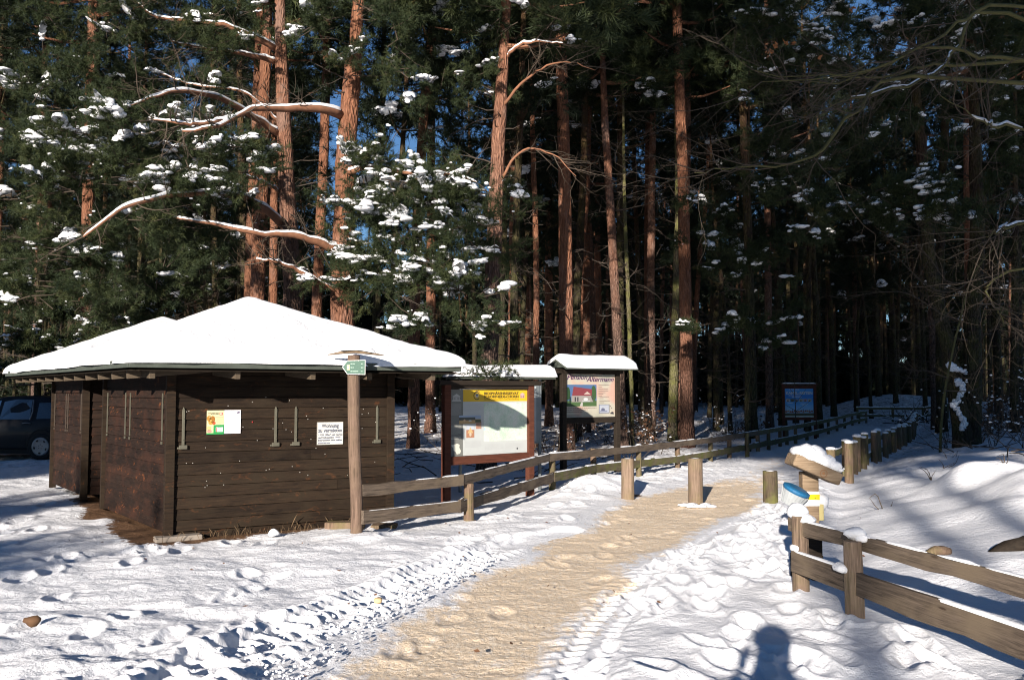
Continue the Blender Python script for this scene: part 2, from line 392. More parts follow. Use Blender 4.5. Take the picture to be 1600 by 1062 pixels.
        H[i0:i1, j0:j1] += a*(-np.exp(-(d/1.0)**4) + .5*np.exp(-((d-1.45)/.35)**2))
    # kiosk apron of bare earth
    dx = X-K0.x; dy = Y-K0.y; ks = dx*KU.x+dy*KU.y; kt = dx*KV.x+dy*KV.y
    dk = np.maximum(np.maximum(-ks, ks-2.67), np.maximum(-kt, kt-6.3))
    earth = 1-sstep(.0, .62, dk+.35*(n1-.5)-.10*(ks < 0)-.25*((kt > 2.2) & (kt < 4.6)))
    earth = np.where(ks > 2.0, earth*.6, earth)
    k = sstep(0, .5, dk); H = np.where(dk < .8, H*k - .03*(1-k), H)
    litter = sstep(16, 26, Y)*(1-path)*(.45+.55*fbm(X*.2, Y*.2, 91))*(1-.8*mid)
    for bx, by in ((.55, 17.5), (1.9, 14.3)):
        earth = np.maximum(earth, .75*np.exp(-((X-bx)**2+(Y-by)**2)/.06))
    nr, nc = X.shape; i = np.arange(nr-1)[:, None]*nc; j = np.arange(nc)[None]; j2 = (j+1) % nc
    f = np.stack([i+j, i+nc+j, i+nc+j2, i+j2], -1).reshape(-1, 4)[:, ::-1]
    mb = MB(); mb.add(np.stack([X, Y, H], -1).reshape(-1, 3), f[:, ::-1]); 
    o = mb.obj('snowy_ground', GROUND, smooth=True)
    for nm, v in (('sand', sandv), ('earth', earth), ('litter', litter)):
        a = o.data.attributes.new(nm, 'FLOAT', 'POINT'); a.data.foreach_set('value', v.astype(np.float32).ravel())
    tag(o, kind='structure')
    return o
make_ground()

# ------------------------------------------------------------------ snow helpers
def ico(sub=1):
    import bmesh
    b = bmesh.new(); bmesh.ops.create_icosphere(b, subdivisions=sub, radius=1)
    v = np.array([tuple(q.co) for q in b.verts]); f = np.array([[q.index for q in p.verts] for p in b.faces]); b.free()
    return v, f
ICO1 = ico(1); ICO2 = ico(2)
def blob(mb, c, r, sq=.6, seed=0, hi=False, jit=.25):
    v, f = (ICO2 if hi else ICO1); rg = np.random.default_rng(seed)
    k = 1+jit*(np.sin(v[:, 0]*3+seed)+np.cos(v[:, 1]*4+seed*2)+np.sin(v[:, 2]*3.3+seed))/2 + rg.uniform(-.08, .08, len(v))
    rr = np.array(r if hasattr(r, '__len__') else (r, r, r*sq))
    mb.add(v*k[:, None]*rr+np.array(c), f)
def snow_strip(mb, P, wid, ht, n=7, seed=0, wob=.35):
    """a bed of snow lying along a path"""
    P = spline(P, max(4, int(len(P)*1)) if len(P) > 3 else 8) if len(P) < 4 else np.array([tuple(p) for p in P], float)
    k = len(P); T = np.gradient(P, axis=0); T /= np.linalg.norm(T, axis=1, keepdims=True)+1e-9
    S = np.cross(T, (0, 0, 1.0)); S /= np.linalg.norm(S, axis=1, keepdims=True)+1e-9
    rg = np.random.default_rng(seed); wv = 1+wob*(np.interp(np.arange(k), np.arange(0, k+3, 3), rg.uniform(-1, 1, len(np.arange(0, k+3, 3)))))
    a = np.linspace(0, math.pi, n); w_ = np.broadcast_to(np.asarray(wid), (k,)); h_ = np.broadcast_to(np.asarray(ht), (k,))
    end = np.ones(k); end[0] = end[-1] = .25
    G_ = P[:, None] + S[:, None]*(np.cos(a)[None, :, None]*(w_*end*(.7+.3*wv))[:, None, None]) + np.array((0, 0, 1.0))*(np.sin(a)[None, :]**.6*(h_*wv*end)[:, None])[..., None]
    mb.grid(G_)
def dense(P, step=.12):
    P = np.array([tuple(p) for p in P], float); L = np.linalg.norm(np.diff(P, axis=0), axis=1).sum()
    return spline(P, max(4, int(L/step)))

# ------------------------------------------------------------------ kiosk
ink0 = plain('nail_metal', (.45,.43,.40), .4)
WOOD_RAFT = wood('rafter_wood', (.04, .03, .02), (.13, .10, .07))
def make_kiosk():
    kio = thing('wooden_kiosk', 'dark brown plank kiosk with snow-covered hipped roof left of the path', 'kiosk', (K0.x, K0.y, 0), KRZ)
    tv = KV.rotated(Vector((1, 0)).angle_signed(KU)) if False else None
    # local frame: x along the front wall, y back; KV is not exactly square to KU
    c, s = math.cos(-KRZ), math.sin(-KRZ); v = np.array((KV.x*c-KV.y*s, KV.x*s+KV.y*c))
    def L(a, t, z=0): return np.array((a+v[0]*t, v[1]*t, z))
    def wall(p, q, z0, z1, mat, ph=.126, gap0=0):
        p = np.array(p[:2]); q = np.array(q[:2]); d = q-p; ln = np.linalg.norm(d); an = math.atan2(d[1], d[0])
        mb = MB(); z = z0; i = 0
        while z < z1-.02:
            h = min(ph, z1-z); n_j = 1 if (i*7) % 3 else 2
            cuts = [0, ln] if n_j == 1 else [0, ln*(.35+.13*(i % 4)), ln]
            for a, b in zip(cuts[:-1], cuts[1:]):
                tlt = .011; w0 = .0015
                vv = np.array([(a+w0, -.004-tlt, z+.002), (b-w0, -.004-tlt, z+.002), (b-w0, -.002, z+h-.005), (a+w0, -.002, z+h-.005),
                               (a+w0, .02, z+.002), (b-w0, .02, z+.002), (b-w0, .02, z+h-.004), (a+w0, .02, z+h-.004)])
                mb.add(vv, np.array([(0,1,2,3),(5,4,7,6),(1,5,6,2),(4,0,3,7),(3,2,6,7),(4,5,1,0)]), 0, RNG.uniform())
            z += h; i += 1
        mb.box((ln/2, .027, (z0+z1)/2), (ln-.01, .012, z1-z0-.01), t=.9)
        o = mb.obj('plank_wall', mat, kio, (p[0], p[1], 0), an)
        return o
    zt = 1.95
    A = L(0,0); B = L(2.67,0); C = L(2.67,2.86); D = L(0,2.86); E = L(0,4.07); Fp = L(0,6.3); Gp = L(2.67,4.07); Hh = L(2.67,6.3)
    fw = wall(A, B, .06, zt, WOOD_K); lw = wall(D, A, .05, zt, WOOD_KL)
    wall(B, C, .05, zt, WOOD_K); wall(C, D, .05, zt, WOOD_K)
    lw2 = wall(Fp, E, .10, zt, WOOD_KL); wall(E, Gp, .10, zt, WOOD_KL); wall(Gp, Hh, .1, zt, WOOD_K); wall(Hh, Fp, .1, zt, WOOD_K)
    for p in (A, B, C, D, E, Fp, Gp, Hh):
        mb = MB(); mb.box((p[0], p[1], zt/2+.02), (.10, .10, zt-.02), t=.3); mb.obj('corner_post', WOOD_K, kio, bevel=.004)
    mb = MB(); mb.box(tuple(L(1.3, .06)[:2])+(.0,), (2.5, .10, .10)); mb.box((2.55, .0, .03), (.3, .22, .10), t=.1); mb.obj('foundation_beam', WOOD_K, kio)
    mb = MB(); mb.box((.10, -.06, .0), (.50, .16, .06)); mb.obj('foundation_slab', plain('foundation_concrete', (.22,.19,.16)), kio, bevel=.01)
    # hatch straps with foot brackets (front wall), thin bars (left walls)
    for sx in (.14, 1.195, 1.44, 2.49):
        mb = MB(); z0 = 1.03
        mb.box((sx, -.022, z0+.20), (.030, .010, .40)); mb.add([(sx-.015,-.027,z0+.40),(sx+.015,-.027,z0+.40),(sx,-.027,z0+.435),(sx-.015,-.017,z0+.40),(sx+.015,-.017,z0+.40),(sx,-.017,z0+.435)], [(0,1,2),(5,4,3),(1,4,5,2),(3,0,2,5)])
        mb.box((sx, -.03, z0-.02), (.085, .03, .045)); mb.box((sx-.04, -.028, z0-.03), (.05, .02, .02))
        for q in (.06, .30): mb.lathe([(.006,0),(.006,.006)], 8, (sx, -.027, z0+q), 'y')
        mb.obj('hatch_strap', METAL, kio, bevel=.002)
    def bars(w_, xs, z0, z1, back):
        for x in xs:
            mb = MB(); mb.box((x, -.018, (z0+z1)/2), (.022, .010, z1-z0)); mb.box((x, -.02, z0-.03), (.03, .014, .03))
            mb.obj('hatch_bar', METAL if not back else DEAD, w_)
    bars(lw, (.14, 1.05, 1.27, 2.62), 1.08, 1.62, 0); bars(lw2, (.12, .98, 1.12, 2.02), 1.05, 1.6, 1)
    nm = MB(); rgn = np.random.default_rng(2)
    for _ in range(46): nm.lathe([(.0045,0),(.0045,.003)], 6, (rgn.uniform(.15,2.55), -.014, rgn.uniform(.5,1.6)), 'y')
    nm.obj('nail_heads', ink0, kio)
    # roof: two hipped pyramids sharing an eave
    s0, s1 = -.64, 3.17; t0, tm, t1 = -.80, 2.8, 6.85; ez = 1.985
    def rz_(a, t, rise=.77):
        w_ = (s1-s0)/2; u = 1-np.abs(a-(s0+s1)/2)/w_
        h = (tm-t0)/2; p1 = 1-np.abs(t-(t0+tm)/2)/h; h2 = (t1-tm)/2; p2 = 1-np.abs(t-(tm+t1)/2)/h2
        return rise*np.maximum(np.minimum(u, p1), np.minimum(u, p2))
    a = np.linspace(s0, s1, 41); t = np.linspace(t0, t1, 81); A_, T_ = np.meshgrid(a, t)
    Z = ez + rz_(A_, T_)-.10; P = np.stack([A_+v[0]*T_, v[1]*T_, Z], -1)
    mb = MB(); mb.grid(P); P2 = P.copy(); P2[..., 2] -= .03; mb.grid(P2[::-1])
    roof = mb.obj('roof', WOOD_BK, kio)
    def fas(p, q):
        mb = MB(); mb.beam(p, q, .022, .085); return mb.obj('fascia', WOOD_F, roof, bevel=.003)
    e = .012; zc = ez-.055
    fas(L(s0-e, t0-e, zc), L(s1+e, t0-e, zc)); fas(L(s0-e, t0, zc), L(s0-e, t1, zc)); fas(L(s1+e, t0, zc), L(s1+e, t1, zc)); fas(L(s0, t1+e, zc), L(s1, t1+e, zc))
    # rafter tails
    def raft(p, q):
        mb = MB(); mb.beam(p, q, .06, .10, t=.2); return mb.obj('rafter', WOOD_RAFT, kio, bevel=.004)
    for x in (-.40, .48, 1.33, 2.02, 2.85):
        raft(L(x, t0+.07, ez-.16), L(x, .5, ez-.07))
    for tt in np.arange(-.4, 7.0, .62): raft(L(s0+.07, tt, ez-.16), L(.4, tt, ez-.07))
    for tt in np.arange(.15, 3.6, .8): raft(L(s1-.07, tt, ez-.16), L(2.6, tt, ez-.07))
    mb = MB(); mb.beam(L(2.8, -.3, ez-.24), L(2.8, 3.0, ez-.24), .08, .10); mb.obj('wall_plate', WOOD_K, kio)
    # snow bed on the roof
    a = np.linspace(s0-.05, s1+.05, 220); t = np.linspace(t0-.05, t1+.05, 340); A_, T_ = np.meshgrid(a, t)
    Z = rz_(np.clip(A_, s0, s1), np.clip(T_, t0, t1))
    for _ in range(14): Z[1:-1, 1:-1] = (Z[:-2, 1:-1]+Z[2:, 1:-1]+Z[1:-1, :-2]+Z[1:-1, 2:]+4*Z[1:-1, 1:-1])/8
    Z = Z + .03*(fbm(A_*.9, T_*.9, 75)-.5)
    de = np.minimum(np.minimum(A_-a[0], a[-1]-A_), np.minimum(T_-t[0], t[-1]-T_))
    th = .145*np.sqrt(np.clip(1-(1-np.clip(de/.13, 0, 1))**2, 0, 1))
    X0 = A_+v[0]*T_; Y0 = v[1]*T_
    th = th*(1+.45*(fbm(X0*1.0, Y0*1.0, 77)-.5)+.14*(fbm(X0*5, Y0*5, 78)-.5)+.05*(fbm(X0*16, Y0*16, 78)-.5))
    edge = (1-np.clip(de/.12, 0, 1))*.11*(fbm(X0*2.5, Y0*2.5, 79)-.5)
    P = np.stack([X0+edge*(A_ < 1.4)*-1+edge*(A_ >= 1.4), Y0-edge*(T_ < 1), ez-.045+Z+th], -1)
    mb = MB(); mb.grid(P)
    Pb = P.copy(); Pb[..., 2] = ez-.05+Z-.0; mb.grid(Pb[::-1]) if False else None
    mb.obj('snow_cover', SNOW, kio, smooth=True)
    return kio, L
KIO, KL = make_kiosk()
def kworld(p): c, s = math.cos(KRZ), math.sin(KRZ); return Vector((K0.x+p[0]*c-p[1]*s, K0.y+p[0]*s+p[1]*c, p[2]))

# ------------------------------------------------------------------ lettering and printed panels
def text_obj(name, s, size, mat, parent, loc, shear=0, width=None, align='LEFT', spacing=1.0, bold=0.0):
    cu = bpy.data.curves.new(name, 'FONT'); cu.body = s; cu.size = size; cu.align_x = align; cu.shear = shear
    cu.extrude = .0006; cu.offset = bold; cu.space_character = spacing; cu.resolution_u = 3
    o = bpy.data.objects.new(name, cu); scene.collection.objects.link(o)
    bpy.context.view_layer.update()
    me = bpy.data.meshes.new_from_object(o.evaluated_get(bpy.context.evaluated_depsgraph_get()))
    bpy.data.objects.remove(o); n = len(me.vertices); co = np.zeros(n*3, np.float32); me.vertices.foreach_get('co', co); co = co.reshape(-1, 3)
    if width: co[:, 0] *= width/max(1e-6, (co[:, 0].max()-co[:, 0].min()))
    co = np.stack([co[:, 0], -co[:, 2], co[:, 1]], 1); me.vertices.foreach_set('co', co.astype(np.float32).ravel())
    me.materials.clear(); me.materials.append(mat); me.update()
    q = bpy.data.objects.new(name, me); scene.collection.objects.link(q); q.parent = parent; q.location = loc
    return q
_pm = {}
def ink(c, rough=.45):
    c = tuple(q*.72 for q in c); k = tuple(round(q, 3) for q in c)
    if k not in _pm: _pm[k] = plain('printed_colour', c, rough, .06, .3)
    return _pm[k]
class Sheet:
    """flat print: local x right, z up, facing -y; layers 0.6 mm apart"""
    def __init__(s): s.mb = MB(); s.mats = []; s.k = 0
    def mi(s, c):
        m_ = c if isinstance(c, bpy.types.Material) else ink(c)
        if m_ not in s.mats: s.mats.append(m_)
        return s.mats.index(m_)
    def rect(s, x, z, w_, h, c, lv=1): s.poly([(x, z), (x+w_, z), (x+w_, z+h), (x, z+h)], c, lv)
    def poly(s, pts, c, lv=1):
        y = -.0008*lv; s.mb.add([(px, y, pz) for px, pz in pts], [tuple(range(len(pts)))], s.mi(c))
    def oval(s, x, z, rx, rz, c, lv=1, n=16, a0=0, a1=2*math.pi): s.poly([(x+rx*math.cos(a0+(a1-a0)*i/n), z+rz*math.sin(a0+(a1-a0)*i/n)) for i in range(n)], c, lv)
    def lines(s, x, z, w_, n, dz, c, lv=2, h=None, seed=0):
        rg = random.Random(seed)
        for i in range(n):
            q = x; end = x+w_*(1 if i < n-1 else rg.uniform(.4, .9))
            while q < end:
                l = rg.uniform(.02, .09)*max(w_, .3); l = min(l, end-q); s.rect(q, z-i*dz, l*.85, h or dz*.4, c, lv); q += l
    def ring(s, x, z, r, th, c, lv=2, a0=0, a1=360, n=24):
        for i in range(n):
            p, q = [R(a0+(a1-a0)*(i+k)/n) for k in (0, 1)]
            s.poly([(x+r*math.cos(p), z+r*math.sin(p)), (x+r*math.cos(q), z+r*math.sin(q)), (x+(r-th)*math.cos(q), z+(r-th)*math.sin(q)), (x+(r-th)*math.cos(p), z+(r-th)*math.sin(p))][::-1], c, lv)
    def obj(s, name, parent=None, loc=(0,0,0), rz=0): return s.mb.obj(name, s.mats, parent, loc, rz)
WHITE = (.78,.78,.76); DARK = (.04,.04,.05)
# ------------------------------------------------------------------ posters on the kiosk
def on_front(sx, z, y=-.022): return kworld(KL(sx, 0, z) + np.array((0, y, 0)))
# double flyer
p = on_front(.395, 1.145); fl = thing('flyer', 'yellow and green flyer beside a white price list pinned to the kiosk planks', 'poster', p, KRZ)
s = Sheet(); W1, W2, H1 = .215, .21, .285
s.rect(0, 0, W1, H1, (.72,.66,.38), 0); s.rect(0, 0, W1, .018, (.03,.30,.08)); s.rect(.085, .018, W1-.085, .095, (.03,.32,.09))
s.rect(.115, .03, .09, .055, WHITE, 2); s.rect(.12, .03, .012, .05, (.5,.12,.08), 3); s.lines(.14, .08, .06, 5, .009, (.3,.3,.3), 3)
for (x, z, rx, rz, c) in ((.03,.19,.03,.035,(.45,.22,.04)), (.07,.18,.035,.04,(.36,.15,.03)), (.05,.145,.03,.03,(.55,.30,.06)), (.09,.135,.022,.02,(.5,.10,.04)), (.03,.075,.028,.025,(.7,.5,.22)), (.035,.04,.03,.02,(.6,.3,.25)), (.045,.205,.02,.014,(.7,.5,.2))): s.oval(x, z, rx, rz, c, 2)
s.oval(.052, .165, .010, .010, (.75,.5,.15), 3); s.rect(.10, .205, .11, .004, (.25,.3,.2), 2); s.lines(.12, .19, .085, 7, .011, (.55,.5,.3), 2)
s.rect(.158, .228, .042, .032, (.55,.12,.10), 2); s.rect(.166, .233, .008, .022, (.8,.7,.6), 3); s.rect(.182, .233, .008, .022, (.8,.7,.6), 3)
s.obj('picture_sheet', fl); fl.scale = (.9,.9,.97); text_obj('lettering', 'TÖPFEREI', .034, ink((.10,.09,.07)), fl, (.014, -.003, .234), width=.135)
s = Sheet(); s.rect(W1+.004, .006, W2, H1-.004, (.76,.76,.80), 0)
for i, x in enumerate((.225, .290, .360)): s.lines(x, .25, .05, 22, .0105, (.50,.50,.58), 1, .003, i)
s.oval(.40, .258, .018, .010, (.12,.10,.18), 2); s.rect(.375, .246, .02, .008, (.2,.18,.25), 2); s.obj('price_list', fl)
mb = MB(); mb.lathe([(.008,0),(.008,.004),(.004,.007)], 10, (0,0,0), 'y'); tag(mb.obj('drawing_pin', ink((.5,.03,.03)), None, on_front(.92, 1.28, -.014), KRZ), 'small red drawing pin stuck in the plank right of the flyers', 'pin')
# WOHNUNG ZU VERMIETEN notice
p = on_front(1.705, .985); nt_ = thing('rental_notice', 'white rental notice screwed to the kiosk left of the signpost', 'notice', p, KRZ)
mb = MB(); mb.box((.1675, .003, .14), (.335, .006, .28)); mb.obj('notice_board', ink((.70,.70,.66)), nt_, bevel=.002)
s = Sheet(); 
for q in ((0,0,.335,.004),(0,.276,.335,.004),(0,0,.004,.28),(.331,0,.004,.28)): s.rect(*q, (.25,.22,.18), 2)
s.obj('border_line', nt_)
blk = ink((.10,.11,.16))
for tx, sz, x, z, wd in (('Wohnung', .064, .058, .212, .22), ('zu vermieten', .064, .014, .155, .305), ('1.OG 100m² mit Garten', .031, .014, .113, .305), ('und Nebengelass', .031, .014, .080, .20), ('Interessenten bitte melden', .031, .014, .047, .305)):
    text_obj('lettering', tx, sz, blk, nt_, (x, -.002, z), width=wd, bold=.0016 if sz > .05 else .0008)
s = Sheet(); s.lines(.235, .085, .08, 1, .03, (.2,.2,.25), 2, .016); s.lines(.014, .012, .305, 1, .03, (.2,.2,.25), 2, .018, 3); s.obj('faded_writing', nt_)

# ------------------------------------------------------------------ signpost with arrow
def log(mb, P, r, n=14, seed=0, jit=.04): mb.tube(spline(P, 12), r, n, jit=jit, seed=seed)
b0 = at(557, 830, 10.12); sp = thing('signpost', 'tall pale wooden signpost in front of the kiosk wall', 'signpost', b0)
mb = MB(); log(mb, [(0,0,-.1),(.0,0,.3),(-.03,0,.9),(-.045,0,1.5),(-.05,0,1.97)], .070, 16, 3, .025); mb.obj('post', WOOD_S, sp, smooth=True)
mb = MB(); mb.tube([(-.34,0,1.975),(-.15,0,2.005),(-.03,0,2.01),(.12,0,1.995),(.30,-.02,1.965)], [.015,.05,.06,.05,.015], 10, sq=.35, jit=.1); mb.obj('cap_board', WOOD_Y, sp, smooth=True)
mb = MB(); snow_strip(mb, dense([(-.22,0,2.015),(.0,0,2.025),(.2,0,1.99)], .04), .11, .07); mb.obj('snow_cap', SNOW, sp, smooth=True)
sg = thing('arrow_sign', 'small green arrow sign pointing left on the tall post', 'sign', b0 + Vector((-.045, -.095, 1.745)))
s = Sheet(); GRN = (.006,.085,.050)
pts = [(-.117,.09),(-.06,.162),(.143,.169),(.143,.003),(-.06,.008)]
s.mb.poly([(x, 0, z) for x, z in pts], .004, s.mi(WHITE)); s.poly([(-.11,.09),(-.056,.157),(.138,.164),(.138,.008),(-.056,.013)][::-1], GRN, 6)
s.rect(-.062, .055, .03, .06, (.6,.55,.25), 7); s.rect(-.056, .075, .018, .02, WHITE, 8)
for i, (a, b) in enumerate(((.06,.035),(.08,.035),(.10,.035))):
    s.lines(-.022, .120-.042*i, a, 1, .02, (.25,.38,.31), 7, .011, i); s.lines(.094, .120-.042*i, b, 1, .02, (.25,.38,.31), 7, .010, i+5)
for x, z in ((.02,.158),(.06,.158),(.03,.010),(.07,.010)): s.rect(x, z, .008, .006, WHITE, 7)
s.obj('sign_plate', sg)

# ------------------------------------------------------------------ fences
def sub2(P, u):  # point along polyline
    P = np.array(P, float); L = np.linalg.norm(np.diff(P, axis=0), axis=1); c = np.concatenate([[0], np.cumsum(L)])
    return np.array([np.interp(u, c, P[:, i]) for i in range(P.shape[1])])
def plank(mb, p, q, h, th, seed, n=10):
    """a sawn rail with wavering edges between p and q (centre line)"""
    p = np.array(p); q = np.array(q); d = q-p; L = np.linalg.norm(d); d = d/L; S = np.cross(d, (0,0,1.0)); S /= np.linalg.norm(S); U = np.cross(S, d)
    rg = np.random.default_rng(seed); x = np.linspace(0, L, n); e1 = rg.uniform(-.010, .010, n); e2 = rg.uniform(-.010, .010, n); bw = rg.uniform(-.004, .004, n)
    V = []
    for i in range(n):
        c = p + d*x[i] + S*bw[i]
        V += [c+S*th/2+U*(h/2+e1[i]), c-S*th/2+U*(h/2+e1[i]), c-S*th/2-U*(h/2+e2[i]), c+S*th/2-U*(h/2+e2[i])]
    f = [(0,1,2,3), tuple(4*(n-1)+k for k in (3,2,1,0))]
    for i in range(n-1):
        for k in range(4): f.append((4*i+k, 4*i+4+k, 4*i+4+(k+1) % 4, 4*i+(k+1) % 4))
    mb.add(V, f, 0, rg.uniform(0, 1))
def rail_obj(p, q, mat, par, h=.125, th=.035, seed=0, snow=.02, name='rail'):
    L = np.linalg.norm(np.array(q)-np.array(p)); m_ = (np.array(p)+np.array(q))/2; d = np.array(q)-np.array(p); an = math.atan2(d[1], d[0]); sl = math.asin(d[2]/L)
    mb = MB(); plank(mb, (-L/2,0,0), (L/2,0,0), h, th, seed, max(4, int(L/.2)))
    o = mb.obj(name, mat, par, bevel=.003); o.location = Vector(m_)-(par.location if par else Vector()); o.rotation_euler = (0, -sl, an)
    if snow:
        mb = MB(); rg = np.random.default_rng(seed+9); x = -L/2+.03
        while x < L/2-.1:
            l = rg.uniform(.3, 1.4); e = min(x+l, L/2-.02)
            if rg.uniform() < .85: snow_strip(mb, dense([(x,0,h/2-.003),(e,0,h/2-.003)], .06), th*.62, snow*rg.uniform(.5, 1.3), 6, seed+int(x*9)+50)
            x = e + rg.uniform(0, .1)
        if mb.n: mb.obj('snow_strip', SNOW, o, smooth=True)
    return o
def fpost(x, y, h, r, par, mat, seed=0, lean=(0,0), cap=0, name='post', z0=None, cut=.0):
    z = gz(x, y) if z0 is None else z0; rg = np.random.default_rng(seed)
    mb = MB(); mb.tube([(0,0,-.1),(lean[0]*.3,lean[1]*.3,h*.3),(lean[0]*.7,lean[1]*.7,h*.7),(lean[0],lean[1],h-.006),(lean[0],lean[1],h)], [r*1.03,r,r*.98,r*.97,r*.92], 14, jit=.03, seed=seed, t=rg.uniform())
    o = mb.obj(name, mat, par, smooth=False); loc = Vector((x, y, z)); o.location = loc-(par.location if par else Vector())
    o.rotation_euler = (0, 0, rg.uniform(0, 6))
    if cap:
        mb = MB(); blob(mb, (lean[0], lean[1], h+cap*.35), (r*1.12, r*1.12, cap*.8), seed=seed, hi=True, jit=.12); mb.obj('snow_cap', SNOW, o, smooth=True)
    return o
# left fence along the path
LFp = [(-1.77,10.2), (-.60,11.45), (.60,14.5), (1.42,16.2), (2.42,17.5), (3.47,19.1), (4.55,20.8), (5.3,22.1), (5.95,22.9), (6.6,24.3), (7.15,25.2), (7.95,26.8), (8.4,27.6), (8.95,28.5), (9.9,30.3), (10.9,32.2), (12.0,34.2), (13.2,36.6), (14.4,39.0), (15.8,41.8), (17.2,44.6), (18.1,46.0)]
fe = thing('rail_fence', 'long two-rail wooden fence left of the sandy path from the signpost into the forest', 'fence', (LFp[1][0], LFp[1][1], 0))
for i, (x, y) in enumerate(LFp[1:]):
    z = gz(x, y); hid = i > 0
    fpost(x+.05, y+.07, .58 if i else .47, .055 if i else .066, fe, WOOD_PD if i % 2 else WOOD_P, i, cap=0.03 if i in (1, 3, 6) else 0)
RU = [(-1.68,10.12), (-.62,11.36), (.60,14.38), (2.42,17.38), (4.58,20.68), (6.62,24.2), (8.97,28.4), (12.0,34.1), (15.8,41.7), (18.1,45.9)]
for i in range(len(RU)-1):
    (x0, y0), (x1, y1) = RU[i], RU[i+1]; z0, z1 = gz(x0, y0), gz(x1, y1)
    rail_obj((x0, y0, .53+z0), (x1, y1, .53+z1), WOOD_R if i < 5 else WOOD_RM, fe, .125, .035, 10+i, .014 if i > 0 else .01)
LL = [(-1.66,10.04), (-.66,11.30), (.66,14.32), (1.5,16.1), (3.47,19.0), (4.55,20.7), (6.62,24.15), (8.97,28.35), (12.0,34.05), (15.8,41.65), (18.1,45.85)]
for i in range(len(LL)-1):
    (x0, y0), (x1, y1) = LL[i], LL[i+1]; z0, z1 = gz(x0, y0), gz(x1, y1)
    h0 = .205; rail_obj((x0, y0, h0+z0+(.04 if i == 0 else 0)), (x1, y1, h0+z1), WOOD_R if i < 2 else WOOD_RM, fe, .145, .04, 40+i, .018 if i > 1 else .006)
mb = MB(); mb.box((-2.02,10.95,.02), (.46,.20,.10)); mb.box((-1.55,10.98,.0), (.3,.24,.07)); tag(mb.obj('timber_offcut', WOOD_P, None, bevel=.01), 'short timber offcuts lying behind the signpost at the kiosk corner', 'timber')
# cross fence far back
fc = thing('cross_fence', 'dark low rail fence crossing at the far end of the path', 'fence', (18.6, 47.5, 0))
CF = [(18.3,47.6), (20.0,47.2), (21.4,46.8), (22.4,46.2)]
for i, (x, y) in enumerate(CF): fpost(x, y, .75, .06, fc, WOOD_PD, 60+i, cap=.04)
for h in (.30, .68):
    for a, b in zip(CF[:-1], CF[1:]): rail_obj((a[0], a[1], h+gz(*a)), (b[0], b[1], h+gz(*b)), WOOD_PD, fc, .12, .04, 70, .035)
# right fence, far part
RFp = [(5.62,15.9,.66),(5.98,16.0,.76),(6.45,17.4,.72),(7.0,18.3,.76),(7.8,19.9,.74),(8.62,21.2,.76),(9.65,23.1,.68),(10.3,24.3,.68),(11.2,26.0,.70),(12.0,27.5,.66),(12.9,29.2,.66),(13.8,31.0,.7),(14.7,33.0,.62),(15.6,35.0,.66),(16.6,37.2,.62),(17.7,39.6,.62),(18.8,42.0,.62),(20.0,44.5,.6)]
fr = thing('log_post_fence', 'snow-capped fence of thick log posts on the far right side of the path', 'fence', (5.62, 15.9, 0))
for i, (x, y, h) in enumerate(RFp):
    fpost(x, y, h-.04, .078 if i < 8 else .07, fr, WOOD_PD if i in (4,5,9,12) else WOOD_P, 80+i, cap=.055 if i % 2 else .04, lean=(.02*math.sin(i*3), 0), z0=gz(x, y)*.5)
for i in range(2, len(RFp)-1):
    a, b = RFp[i], RFp[i+1]; x, y = (a[0]+b[0])/2+.05, (a[1]+b[1])/2; fpost(x, y, (a[2]+b[2])/2-.08+.04*math.sin(i*2), .07, fr, WOOD_P if i % 3 else WOOD_PD, 130+i, cap=.045, z0=gz(x, y)*.5)
RR_ = [(x-.12, y-.06, gz(x, y)*.5) for x, y, h in RFp]
for h, st in ((.50, 0), (.20, 1)):
    for a, b in zip(RR_[st:-1:2], RR_[st+2::2]): rail_obj((a[0], a[1], h+a[2]), (b[0], b[1], h+b[2]), WOOD_RM, fr, .12, .035, 90, .03)
# right foreground fence
P1 = (2.31, 7.26); P2 = (2.41, 6.44)
ff = thing('foreground_fence', 'weathered two-rail fence running out of the right foreground', 'fence', (P1[0], P1[1], 0))
fpost(P1[0], P1[1], .645, .066, ff, WOOD_B, 101); fpost(P2[0]+.03, P2[1]+.03, .585, .066, ff, WOOD_B, 102, lean=(.03,.02))
for i, (x, y) in enumerate(((3.03,4.75),(3.42,3.1),(3.8,1.4))): fpost(x+.06, y+.05, .60, .066, ff, WOOD_B, 103+i)
rail_obj((2.27, 7.40, .56), (2.93, 4.98, .545), WOOD_R, ff, .112, .036, 200, .012); rail_obj((2.93, 4.98, .545), (3.4, 3.15, .54), WOOD_R, ff, .112, .036, 201, .012)
rail_obj((2.235, 7.22, .30), (2.86, 4.72, .27), WOOD_R, ff, .165, .040, 202, .018); rail_obj((2.86, 4.72, .27), (3.38, 2.9, .27), WOOD_R, ff, .165, .04, 203, .018)
mb = MB(); blob(mb, (2.32,7.33,.675), (.085,.10,.065), seed=3, hi=True, jit=.12); blob(mb, (2.255,7.24,.395), (.035,.05,.03), seed=5, hi=True); blob(mb, (2.36,7.2,.63), (.06,.08,.04), seed=9, hi=True)
o = mb.obj('snow_cap', SNOW, ff, smooth=True); o.location = -Vector((P1[0], P1[1], 0))
mb = MB(); blob(mb, (2.45,6.50,.625), (.078,.080,.050), seed=7, hi=True, jit=.3); blob(mb, (2.49,6.46,.60), (.05,.05,.03), seed=17, hi=True, jit=.3); blob(mb, (2.36,6.50,.385), (.06,.07,.04), seed=8, hi=True)
o = mb.obj('snow_cap', SNOW, ff, smooth=True); o.location = -Vector((P1[0], P1[1], 0))

